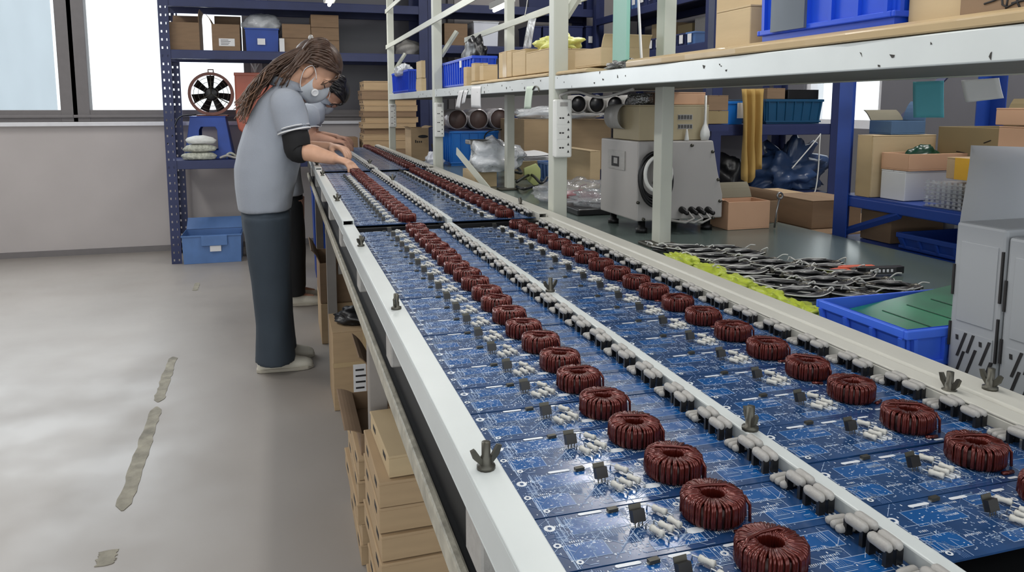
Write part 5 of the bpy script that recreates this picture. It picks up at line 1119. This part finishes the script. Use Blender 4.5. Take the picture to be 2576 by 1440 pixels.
# ================================================================ parts-bin rack along the right wall
R5 = rack('parts_rack', 'dark rack along the right wall with rows of small labelled bins', 2.72, 3.2, 4.5, 6.45, (.5, 1.2, 1.70, 2.05), 2.4, mt='rack_blue', pw=.05, bh=.06, side=True)
k = 0; GR = []
for z, ya, yb2, nn in ((1.701, 4.72, 5.9, 10), (2.051, 4.72, 5.9, 8)):
    for i in range(nn):
        y0_ = ya + (yb2 - ya) * i / nn; y1_ = ya + (yb2 - ya) * (i + .92) / nn; h_ = .085 if z < 2 else .12
        crate('small blue-grey bin with white label, %s from the near end of the %s parts shelf' % (ordinal(i + 1), 'lower' if z < 2 else 'upper'), (2.74, 2.98, y0_, y1_, z, z + h_), 'rack_blue' if i % 3 else 'blue_bin_dull', ribs=False, name='parts_bin', cat='bin', tag_=(0, .5, .05, .06, 'W'), group='small labelled bins on the parts rack')
for i, (y0_, w_, h_, mt) in enumerate(((4.75, .2, .2, 'carton_pink'), (5.0, .16, .17, 'cap_grey'), (5.2, .22, .14, 'carton_olive'), (5.45, .2, .17, 'carton'), (5.68, .18, .19, 'carton_light'))):
    carton('%s carton behind the small bins on the parts rack' % ('nearest pinkish', 'second, pale grey', 'middle olive', 'fourth, tan', 'farthest light tan')[i], (2.995, 3.17, y0_, y0_ + w_, 1.701, 1.70 + h_ + .06), mt, group='cartons behind the small bins')
# ================================================================ boxes stored under the bench
def mail(lab, x0, x1, y0, y1, z0, z1, mt='carton', rz=0., g=None): return carton(lab, (x0, x1, y0, y1, z0, z1), mt, 'mailer', rz, g, name='flat_carton')
zb0 = .0; H7 = .0625
nm = ('lowest', 'second from bottom', 'third from bottom', 'middle', 'third from top', 'second from top', 'topmost')
for i in range(7): mail('flat brown carton, %s of the near stack under the bench' % nm[i], .178 + rnd.uniform(-.008, .008), .60, 1.61 + rnd.uniform(-.008, .008), 1.905, .001 + H7 * i, H7 * (i + 1) - .001, 'carton', rnd.uniform(-.03, .03), 'near stack under the bench')
for i in range(5): mail('flat brown carton, %s of the second stack under the bench' % ('lowest', 'second from bottom', 'middle', 'second from top', 'topmost flat one')[i], .160 + rnd.uniform(-.006, .008), .55, 1.995 + rnd.uniform(-.004, .004), 2.36, .001 + H7 * i, H7 * (i + 1) - .001, 'carton', rnd.uniform(-.02, .02), 'second stack under the bench')
fl_ = carton('topmost carton of the near stack under the bench, slightly turned', (.195, .60, 1.63, 1.90, .4385, .49), 'carton_light', 'mailer', rz=.04, group='near stack under the bench')
z6 = H7 * 5 + .001
carton('crushed open carton on top of the second stack under the bench', (.175, .47, 2.02, 2.34, z6, z6 + .06), 'carton_dark', 'open', flaps=(('W', 60, .16),), group='second stack under the bench')
B = (.165, .46, 3.12, 3.42, .001, .34); o = carton('tall taped carton with a shipping label under the bench', B, 'carton', 'closed', tape='SH', tag_=('S', -.2, .38, .075, .13))
blob('black_tray_bag', 'dark crumpled bag on top of the taped carton under the bench', 'bag', (.30, 3.27, .343), (.11, .11, .04), 'black_plastic', .35, 5, 91)
carton('bent brown carton sheet leaning behind the near bench leg', (.26, .55, 2.44, 2.72, .001, .38), 'carton_dark', 'open', flaps=(('W', 25, .3),))
for i, lab in enumerate(('lower', 'upper')): carton('%s brown carton beside the middle bench leg' % lab, (.16, .50, 4.06 + .01 * i, 4.5, .001 + .221 * i, .22 + .221 * i), ('carton', 'carton_dark')[i], 'open' if i else 'closed', flaps=(('W', 20, .25),) if i else (), group='cartons by the middle bench leg')
for i, (y, z1) in enumerate(((4.6, .34), (4.95, .5))): carton('brown carton deep under the far end of the bench, %s' % ('nearer one', 'farther one')[i], (.26, .58, y, y + .3, .001, z1), 'carton_dark', group='cartons under the far end')
crate('blue bin standing under the far end of the bench', (.19, .5, 5.7, 6.0, .001, .66), 'rack_blue_bright', ribs=False, name='storage_bin', cat='bin')
# ================================================================ people
mat('skin', (206, 160, 132), .5, var=.06, scale=30, bump=.02); mat('skin_dark', (186, 140, 116), .5, var=.06, scale=30)
mat('shirt_grey', (150, 156, 166), .85, var=.04, scale=6, bump=.12, bscale=220, sheen=.1)
mat('sleeve_black', (16, 16, 18), .8, var=.1); mat('trousers', (52, 62, 72), .85, var=.07, scale=8, bump=.05, bscale=150); mat('trousers_black', (18, 19, 22), .85, var=.1)
mat('shoe_white', (206, 202, 188), .55, var=.04); mat('shoe_sole', (170, 164, 150), .6)
mat('mask_grey', (188, 193, 198), .75, var=.03); mat('valve_white', (232, 232, 232), .4); mat('hair_brown', (78, 58, 46), .45, var=.35, scale=40, coat=.1, stretch=(1, 1, .3)); mat('hair_tip', (112, 80, 58), .45, var=.3, scale=40); mat('hair_black', (26, 23, 24), .38, var=.2, scale=40); mat('eye_dark', (30, 22, 20), .3)
def solidify(mb, name, mt, parent, voxel, smooth=4, folds=0., ff=9., seed=0, lo=-9, hi=9):
    """join overlapping closed pieces into one continuous skin"""
    o = bpy.data.objects.new(name, mb.mesh(name, mt)); sc_ = bpy.data.scenes.new('work'); sc_.collection.objects.link(o); q = o.modifiers.new('r', 'REMESH'); q.mode = 'VOXEL'; q.voxel_size = voxel; q.use_smooth_shade = True
    if smooth: q = o.modifiers.new('s', 'SMOOTH'); q.factor = .6; q.iterations = smooth
    
    with bpy.context.temp_override(scene=sc_, view_layer=sc_.view_layers[0]): dg = bpy.context.evaluated_depsgraph_get()
    me = bpy.data.meshes.new_from_object(o.evaluated_get(dg)); old = o.data; o.modifiers.clear(); o.data = me; bpy.data.meshes.remove(old); sc_.collection.objects.unlink(o); bpy.data.scenes.remove(sc_); COL.objects.link(o)
    if folds:
        sd = V((seed, seed * 2.3, 0))
        for v in me.vertices:
            p = v.co; w = mnoise.noise(V((p.x * ff, p.y * ff, p.z * ff * .35)) + sd) + .6 * mnoise.noise(V((p.x * ff * 2.2 + p.z * 6, p.y * ff * 2, p.z * ff * .8)) + sd)
            v.co = p + v.normal * w * folds
    me.polygons.foreach_set('use_smooth', [True] * len(me.polygons)); me.update(); o.parent = parent; return o
def limb(m, P, R, n=14): m.tube(P, R, n)
def spl(P, n=6):
    P = [V(p) for p in P]; out = []
    for i in range(len(P) - 1):
        a, b_, c, d = P[max(i - 1, 0)], P[i], P[i + 1], P[min(i + 2, len(P) - 1)]
        for k in range(n): u = k / n; out.append(.5 * ((2 * b_) + (c - a) * u + (2 * a - 5 * b_ + 4 * c - d) * u * u + (3 * b_ - a - 3 * c + d) * u ** 3))
    return out + [P[-1]]
def lerps(R, k):       # stretch a list of radii over k samples
    out = []
    for i in range(k):
        t = i / (k - 1) * (len(R) - 1); j = min(int(t), len(R) - 2); out.append(R[j] + (R[j + 1] - R[j]) * (t - j))
    return out
def smooth_limb(m, P, R, n=16, flat=1.): S_ = spl(P); m.tube(S_, lerps(R, len(S_)), n, flat=flat)
def hand(m, w, d, up, side, s=1., curl=.7, spread=.1, thumb_in=.5):
    """w wrist, d pointing direction, up back-of-hand normal, side (towards the thumb)"""
    d, up = V(d).normalized(), V(up); side = V(side); up = (up - d * up.dot(d)).normalized(); side = (side - d * side.dot(d) - up * side.dot(up)).normalized()
    f = lambda a, b_, c: w + (d * a + side * b_ + up * c) * s
    rg = []
    for a, hw, hh, o in ((-.012, .026, .020, 0), (.012, .031, .019, .002), (.04, .039, .017, .004), (.065, .041, .014, .004), (.083, .039, .011, .002)):
        rg.append([f(a, hw * math.cos(2 * PI * k / 14), o + hh * math.sin(2 * PI * k / 14)) for k in range(14)])
    m.loft(rg, True, True)
    for i, (b_, L, r) in enumerate(((.029, .066, .0088), (.010, .074, .0092), (-.010, .069, .0088), (-.028, .055, .0078))):
        a = curl * (.85 + .12 * i); sp = spread * (1.5 - i) * .5; P = [f(.07, b_, .002)]; ang = .15
        for q, fr in enumerate((.45, .32, .23)):
            ang += a * (.55, .7, .55)[q]; prev = P[-1]; P.append(prev + (d * math.cos(ang) + side * sp * math.cos(ang) - up * math.sin(ang)) * L * fr * s)
        m.tube(spl(P, 3), lerps([r * 1.05 * s, r * s, r * .95 * s, r * .78 * s], 10), 10)
        m.ball(P[-1], r * .8 * s, 8, 6)
    P = [f(.016, .024, -.004), f(.034, .042, -.012), f(.052, .046 - .012 * thumb_in, -.026), f(.070, .040 - .024 * thumb_in, -.038)]
    m.tube(spl(P, 3), lerps([.0135 * s, .0115 * s, .0100 * s, .0078 * s], 10), 10); m.ball(P[-1], .008 * s, 8, 6)
def person(label, root, E, pitch, sc, torso, hipz, arms, legs, col, hair, long_hair, skin='skin', seed=1, full=True):
    R = V(root); t = thing('person', label, 'person', R); L = lambda p: V(p) - R
    f = V((math.cos(pitch), 0, -math.sin(pitch))); u = V((math.sin(pitch), 0, math.cos(pitch))); y = V((0, 1, 0)); E = V(E)
    H = lambda a, b_, c: L(E) + (f * a + u * b_ + y * c) * sc
    def ell(m, c, r, n=18, nv=12):
        rings = []
        for i in range(nv + 1):
            an = -PI / 2 + PI * i / nv; q = max(math.cos(an), .01); rings.append([H(c[0] + r[0] * q * math.cos(2 * PI * j / n), c[1] + r[1] * math.sin(an), c[2] + r[2] * q * math.sin(2 * PI * j / n)) for j in range(n)])
        m.loft(rings, True, True)
    # ---- body: head, neck, trunk, arms, hands, legs in one skin
    m = MB()
    ell(m, (.008, .055, 0), (.094, .088, .074)); ell(m, (.05, -.012, 0), (.052, .070, .062)); ell(m, (.048, -.062, 0), (.044, .048, .050)); ell(m, (.066, -.092, 0), (.022, .020, .028))
    ell(m, (.088, .018, 0), (.022, .034, .052)); ell(m, (.105, -.020, 0), (.016, .026, .012)); ell(m, (.113, -.032, 0), (.012, .010, .015)); ell(m, (.094, -.060, 0), (.012, .012, .026))
    for s in (-1, 1): ell(m, (.002, -.008, s * .074), (.020, .034, .010), 12, 8); ell(m, (.074, -.012, s * .034), (.022, .020, .022), 12, 8)
    nb = V((torso[-1][0], 0, torso[-1][4])) + V((0, R.y, 0)) - R
    smooth_limb(m, [H(-.012, -.02, 0), H(-.018, -.075, 0) * .6 + nb * .4, nb - V((0, 0, .05))], [.058 * sc, .055 * sc, .070 * sc])
    rg = [[V((cx + a * .86 * math.cos(2 * PI * k / 20) - R.x, b_ * .86 * math.sin(2 * PI * k / 20), z - R.z)) for k in range(20)] for cx, a, b_, pw_, z in torso]
    m.loft(rg, True, True)
    for A in arms:
        S_, El, Wr, Tp = [L(p) for p in A['p']]; smooth_limb(m, [S_, S_.lerp(El, .5), El, El.lerp(Wr, .4), Wr], [.050, .046, .040, .040, .0255]); hand(m, Wr, Tp - Wr, A['up'], A['side'], A.get('s', 1.), A.get('curl', .7), A.get('spread', .1), .5)
    for G in legs:
        P = [L(p) for p in G['p']]; smooth_limb(m, P, [.085, .070, .052, .048, .036])
        m.tube([P[-1] + V((-.02, 0, -.03)), P[-1] + V((.06, 0, -.045)), P[-1] + V((.12, 0, -.05))], [.035, .034, .022], 10)
    solidify(m, 'body', skin, t, .006, 3)
    # eyes: lowered lids with a dark lash line, brows
    for s in (-1, 1):
        m = MB(); m.tube([H(.092, -.004, s * .018), H(.0985, -.008, s * .028), H(.096, -.007, s * .040), H(.086, -.001, s * .050)], .0022 * sc, 6); m.build('eye', 'eye_dark', t)
        m = MB(); m.tube([H(.105, .022, s * .014), H(.104, .029, s * .030), H(.092, .026, s * .048)], .0026 * sc, 6); m.build('eyebrow', hair[0], t)
    # ---- shirt
    m = MB(); rg = [[V((cx + (abs(math.cos(2 * PI * k / 28)) ** pw_) * math.copysign(a, math.cos(2 * PI * k / 28)) - R.x, (abs(math.sin(2 * PI * k / 28)) ** pw_) * math.copysign(b_, math.sin(2 * PI * k / 28)), z - R.z)) for k in range(28)] for cx, a, b_, pw_, z in torso]
    m.loft(rg, True, True)
    for A in arms:
        S_, El, Wr, Tp = [L(p) for p in A['p']]; e = S_.lerp(El, A.get('sleeve', .62)); up_ = S_ + V((-.01, -.35 * S_.y, .0)); smooth_limb(m, [up_, S_, S_.lerp(El, .32), e], [.055, .078, .078, A.get('cuff', .072)], 18)
    sh = solidify(m, 'polo_shirt', col['shirt'], t, .009, 4, .006, 7., seed)
    for A in arms:
        S_, El, Wr, Tp = [L(p) for p in A['p']]; k = A.get('sleeve', .62); e = S_.lerp(El, k); dd = (El - S_).normalized(); r = A.get('cuff', .072) + .0015
        q1 = dd.cross(V((0, 1, 0))).normalized(); q2 = dd.cross(q1).normalized(); m = MB()
        for off, rr, mi in ((-.004, .0035, 0), (-.014, .0022, 1), (-.022, .0025, 0)): m.m = mi; m.tube([e + dd * off + q1 * r * math.cos(2 * PI * j / 30) + q2 * r * math.sin(2 * PI * j / 30) for j in range(30)], rr, 6, closed=True)
        m.build('sleeve_trim', ['valve_white', 'ink'], sh)
    m = MB(); cx, a, b_, pw_, z = torso[-2]; n = 24; rg = []
    for k in range(n + 1):
        an = 2 * PI * k / n; rr = V((math.cos(an) * .062, math.sin(an) * .068, 0)); c = nb + V((.0, 0, -.022)); rg.append([c + rr * 1.0 + V((0, 0, .03 - .02 * math.cos(an))), c + rr * 1.10 + V((0, 0, .028 - .02 * math.cos(an))), c + rr * 1.38 + V((0, 0, -.012 - .02 * math.cos(an))), c + rr * 1.3 + V((0, 0, -.014 - .02 * math.cos(an)))])
    m.loft(rg, False, True); m.build('collar', col['shirt'], sh)
    if col.get('under'):
        for A in arms:
            S_, El, Wr, Tp = [L(p) for p in A['p']]; m = MB(); smooth_limb(m, [S_.lerp(El, .45), S_.lerp(El, .75), El + V((-.004, 0, -.002)), El.lerp(Wr, .16)], [.056, .062, .060, .050], 18); m.build('undersleeve', col['under'], t)
    # ---- trousers
    m = MB()
    for G in legs: P = [L(p) for p in G['p']]; smooth_limb(m, P[:-1] + [P[-1] + V((.0, 0, -.02))], G['r'], 20, flat=G.get('flat', .8))
    cx, a, b_, pw_, z = torso[0]; m.loft([[V((cx + (a - .006) * k_ * math.cos(2 * PI * j / 24) - R.x, (b_ - .008) * k_ * math.sin(2 * PI * j / 24), zz - R.z)) for j in range(24)] for zz, k_ in ((hipz - .10, .92), (hipz, .97), (hipz + .06, .95))], True, True)
    tr = solidify(m, 'trousers', col['trousers'], t, .012, 3, .003, 7., seed + 4)
    # ---- shoes
    for G in legs:
        P = L(G['p'][-1]); zf = -R.z; m = MB(); rg = []
        for x, w, h in ((-.085, .020, .05), (-.075, .034, .075), (-.03, .040, .085), (.03, .042, .075), (.09, .047, .058), (.14, .043, .046), (.165, .030, .034), (.172, .012, .024)): rg.append([V((P.x + x, P.y + w * math.cos(2 * PI * j / 16), zf + .006 + max(0, h * (.42 + .58 * math.sin(2 * PI * j / 16))))) for j in range(16)])
        m.loft(rg, True, True); m.build('shoe', 'shoe_white', t)
        m = MB(); m.loft([[V((P.x + x, P.y + w, zf + .001)), V((P.x + x, P.y - w, zf + .001)), V((P.x + x, P.y - w, zf + .018)), V((P.x + x, P.y + w, zf + .018))] for x, w in ((-.09, .022), (-.07, .038), (.03, .043), (.10, .049), (.15, .042), (.176, .014))], True, False); m.build('shoe_sole', 'shoe_sole', t, bevel=.004)
    # ---- mask with straps and valve
    m = MB(); rg = []
    for k in range(13):
        v = -1 + 2 * k / 12; row = []
        for j in range(9):
            w = j / 8; b_ = .008 - .112 * w; bulge = (1 - (2 * w - 1) ** 2) * .022 + .010; half = .064 - .010 * abs(2 * w - .9); row.append(H(.094 + bulge * (1 - abs(v) ** 1.8) - .060 * abs(v) ** 2.2 + (.006 * (1 - abs(v)) - .020 * w * w), b_, v * half))
        rg.append(row)
    m.loft(rg, False, True, closed=False); mk = m.build('face_mask', 'mask_grey', t, solid=.003)
    m = MB(); c = H(.078, -.052, -.054); nn = (f * .45 - y * 1 - u * .15).normalized(); q1 = nn.cross(u).normalized(); q2 = nn.cross(q1)
    m.loft([[c + nn * hh + (q1 * math.cos(2 * PI * j / 18) + q2 * math.sin(2 * PI * j / 18)) * rr * sc for j in range(18)] for rr, hh in ((.0165, -.006), (.0165, .007), (.013, .010), (.011, .008), (.004, .009))], True, True); m.build('valve', 'valve_white', mk)
    for s in (-1, 1):
        m = MB(); m.tube(spl([H(.046, -.006, s * .066), H(.022, .016, s * .080), H(-.004, .026, s * .084), H(-.017, -.004, s * .085), H(-.008, -.036, s * .080), H(.010, -.066, s * .066), H(.036, -.086, s * .056)], 4), .0018 * sc, 6); m.build('strap', 'valve_white', mk)
    # ---- hair
    r = random.Random(seed); m = MB(); rg = []; nl = 20
    for i in range(nl + 1):        # scalp cap, open at the face
        row = []; a = PI * (-.10 + 1.32 * i / nl)
        for j in range(25):
            b_ = -PI / 2 * 1.08 + PI * 1.08 * j / 24; k = 1.05 + .03 * mnoise.noise(V((a * 3, b_ * 5, seed))) ; row.append(H(.004 + .103 * k * math.cos(a) * math.cos(b_), .058 + .094 * k * math.sin(a) * math.cos(b_) - .02 * abs(math.sin(b_)), .088 * k * math.sin(b_)))
        rg.append(row)
    rg = rg[3:]
    m.loft(rg, False, True, closed=False); hr = m.build('hair', hair[0], t, solid=.006)
    def lock(P, r0, r1, tips=False):
        q = MB(); S_ = spl(P, 6); n_ = len(S_); cut = n_ * r.uniform(.5, .8)
        ph = r.uniform(0, 6); S_ = [p + y * .010 * math.sin(ph + 9 * k / n_ * 1.6) * (k / n_) + V((0, 0, .007 * math.cos(ph + 12 * k / n_))) * (k / n_) for k, p in enumerate(S_)]
        q.tube(S_, [r0 + (r1 - r0) * (k / (n_ - 1)) ** 1.3 + .002 * math.sin(k * .9 + ph) for k in range(n_)], 7, flat=.55)
        for i_ in range(len(q.mi)): q.mi[i_] = 1 if tips and i_ // 7 > cut else 0
        return q
    for s in (-1, 1):      # side locks sweeping back from the forehead over the ears
        for k2 in range(22):
            k = k2 * 8 / 21; mm = lock([H(.098 - .012 * k, .078 + .006 * k, s * .040 + s * .003 * k), H(.062 - .012 * k, .066 + .010 * k, s * .084), H(.0 - .01 * k, .045 + .006 * k, s * .093), H(-.07, .02 - .004 * k, s * (.078 - .004 * k)), H(-.105, -.02, s * .05)], .0085, .007); mm.build('hair_lock', hair[0], hr)
        for k in range(4): lock([H(.10, .088 - .004 * k, s * .012 * (k + .5)), H(.108, .060, s * (.022 + .010 * k)), H(.096, .030, s * (.040 + .008 * k)), H(.072, .010 - .006 * k, s * (.062 + .004 * k))], .0075, .002).build('fringe_lock', hair[0], hr)
    for k in range(36):    # top locks from the parting back to the crown
        an = -1.25 + 2.5 * k / 35; mm = lock([H(.092, .088, .03 * math.sin(an)), H(.05, .142 - .03 * abs(math.sin(an)), .066 * math.sin(an)), H(-.02, .152 - .028 * abs(math.sin(an)), .070 * math.sin(an)), H(-.08, .105, .052 * math.sin(an))], .0095, .0075); mm.build('hair_lock', hair[0], hr)
    if long_hair:
        for k in range(170):
            s = -1 + 2 * r.random(); th = r.random(); st_ = H(-.06 - .035 * th, .115 - .10 * th, s * .074 * (1 - .3 * th)); tip = V(long_hair[-1]) - R + V((r.uniform(-.03, .035), s * .13 + r.uniform(-.02, .02), r.uniform(-.05, .05)))
            mid = [V(p) - R + V((r.uniform(-.022, .022) + .02 * (.5 - th), s * (.085 + .018 * i) + r.uniform(-.012, .012), r.uniform(-.022, .022) - .055 * (th - .4))) for i, p in enumerate(long_hair[:-1])]
            lock([st_] + mid + [tip], r.uniform(.0045, .009), .002, r.random() < .75).build('hair_lock', hair, hr)
        for k in range(34):
            s = -1 if k % 2 else 1; th = r.random(); a = H(-.035 - .05 * th, .045 + .03 * r.random(), s * .088); b_ = V((ony(722 - 30 * th + r.uniform(-8, 8), 205 + r.uniform(-6, 12) + 8 * th, R.y).x, 0, 0)); zt_ = ony(722, 206 + 14 * th, R.y).z + r.uniform(-.02, .02)
            tip = V((b_.x, s * (.10 + .03 * r.random()), zt_)) - V((R.x, 0, R.z)); lock([a, a.lerp(tip, .35) + V((0, s * .016, .0)), a.lerp(tip, .7) + V((-.005, s * .012, 0)), tip], r.uniform(.007, .011), .003, False).build('hair_lock', hair, hr)
        m = MB(); m.tube([H(-.082, .110, .03), H(-.090, .118, 0), H(-.082, .110, -.03)], .012, 8); m.build('hair_tie', 'cap_grey', hr)
    else:
        ell_ = MB(); c = H(-.085, .085, 0)
        for k in range(16): a = 2 * PI * k / 16; lock([c + (u * math.cos(a) + y * math.sin(a)) * .02, c - f * .03 + (u * math.cos(a + .8) + y * math.sin(a + .8)) * .034, c - f * .055 + (u * math.cos(a + 1.6) + y * math.sin(a + 1.6)) * .022], .015, .010).build('bun_lock', hair[0], hr)
    return t
Y1_ = 3.80
T = lambda px0, px1, py, b_, pw_=.85, Y=Y1_: ((ony(px0, py, Y).x + ony(px1, py, Y).x) / 2, (ony(px1, py, Y).x - ony(px0, py, Y).x) / 2, b_, pw_, ony(px0, py, Y).z)
torso1 = [T(600, 735, 528, .185), T(592, 742, 470, .19), T(590, 756, 420, .19), T(600, 770, 370, .19), T(613, 779, 325, .185), T(630, 776, 285, .18), T(652, 764, 250, .165), T(680, 752, 222, .11, 1.), T(700, 748, 205, .075, 1.)]
rA = dict(p=[ony(722, 262, 3.63), ony(752, 376, 3.60), ony(846, 402, 3.52), ony(888, 416, 3.46)], up=(.15, 0, 1), side=(.3, 1, 0), s=1.0, curl=.6, sleeve=.62)
lA = dict(p=[ony(728, 262, 3.96), ony(748, 376, 3.98), ony(835, 371, 3.86), ony(868, 377, 3.80)], up=(.15, 0, 1), side=(.3, -1, 0), s=1.0, curl=.55, sleeve=.6)
def leg(y, pts, dx=0.): return [V((ony(a, b_, Y1_).x + dx, Y1_ + y, ony(a, b_, Y1_).z)) for a, b_ in pts]
lp = [(672, 535), (676, 620), (682, 700), (690, 800), (694, 884)]
legs1 = [dict(p=leg(-.085, lp), r=[.125, .118, .106, .098, .112], flat=.86), dict(p=leg(.085, lp, .012), r=[.118, .110, .100, .094, .104], flat=.86)]
w1 = person('person in grey polo shirt and wide dark trousers, long brown hair, leaning over the bench', (ony(690, 915, Y1_).x, Y1_, 0), ony(776, 180, Y1_), math.radians(43), 1.10, torso1, ony(670, 535, Y1_).z, [rA, lA], legs1,
            dict(shirt='shirt_grey', trousers='trousers', under='sleeve_black'), ('hair_brown', 'hair_tip'), [ony(706, 160, Y1_), ony(672, 188, Y1_), ony(640, 224, Y1_), ony(606, 282, Y1_)], seed=3)
Y2_ = 5.02
T2 = lambda a, c, d, b_, pw_=.85: T(a, c, d, b_, pw_, Y2_)
torso2 = [T2(684, 766, 490, .17), T2(684, 758, 440, .175), T2(688, 754, 390, .175), T2(704, 774, 345, .17), T2(728, 815, 305, .165), T2(750, 820, 275, .14), T2(778, 822, 256, .09, 1.), T2(790, 822, 246, .065, 1.)]
rA2 = dict(p=[ony(772, 290, 4.88), ony(780, 346, 4.86), ony(842, 357, 4.84), ony(872, 362, 4.80)], up=(.1, 0, 1), side=(.3, 1, 0), s=.98, curl=.6, sleeve=.6, cuff=.062)
lA2 = dict(p=[ony(778, 288, 5.14), ony(788, 344, 5.16), ony(850, 348, 5.05), ony(878, 352, 5.0)], up=(.1, 0, 1), side=(.3, -1, 0), s=.98, curl=.6, sleeve=.6, cuff=.062)
lp2 = [(728, 500), (734, 560), (738, 620), (738, 684), (740, 727)]
def leg2(y, dx=0.): return [V((ony(a, b_, Y2_).x + dx, Y2_ + y, ony(a, b_, Y2_).z)) for a, b_ in lp2]
legs2 = [dict(p=leg2(-.08), r=[.095, .088, .08, .085, .08], flat=.86), dict(p=leg2(.08, .012), r=[.09, .082, .078, .08, .076], flat=.86)]
w2 = person('person in grey shirt and black trousers, hair in a bun, working behind the taller one', (ony(748, 735, Y2_).x, Y2_, 0), ony(818, 234, Y2_), math.radians(66), 1.0, torso2, ony(736, 500, Y2_).z, [rA2, lA2], legs2,
            dict(shirt='shirt_grey', trousers='trousers_black'), ('hair_black', 'hair_black'), None, skin='skin_dark', seed=8)
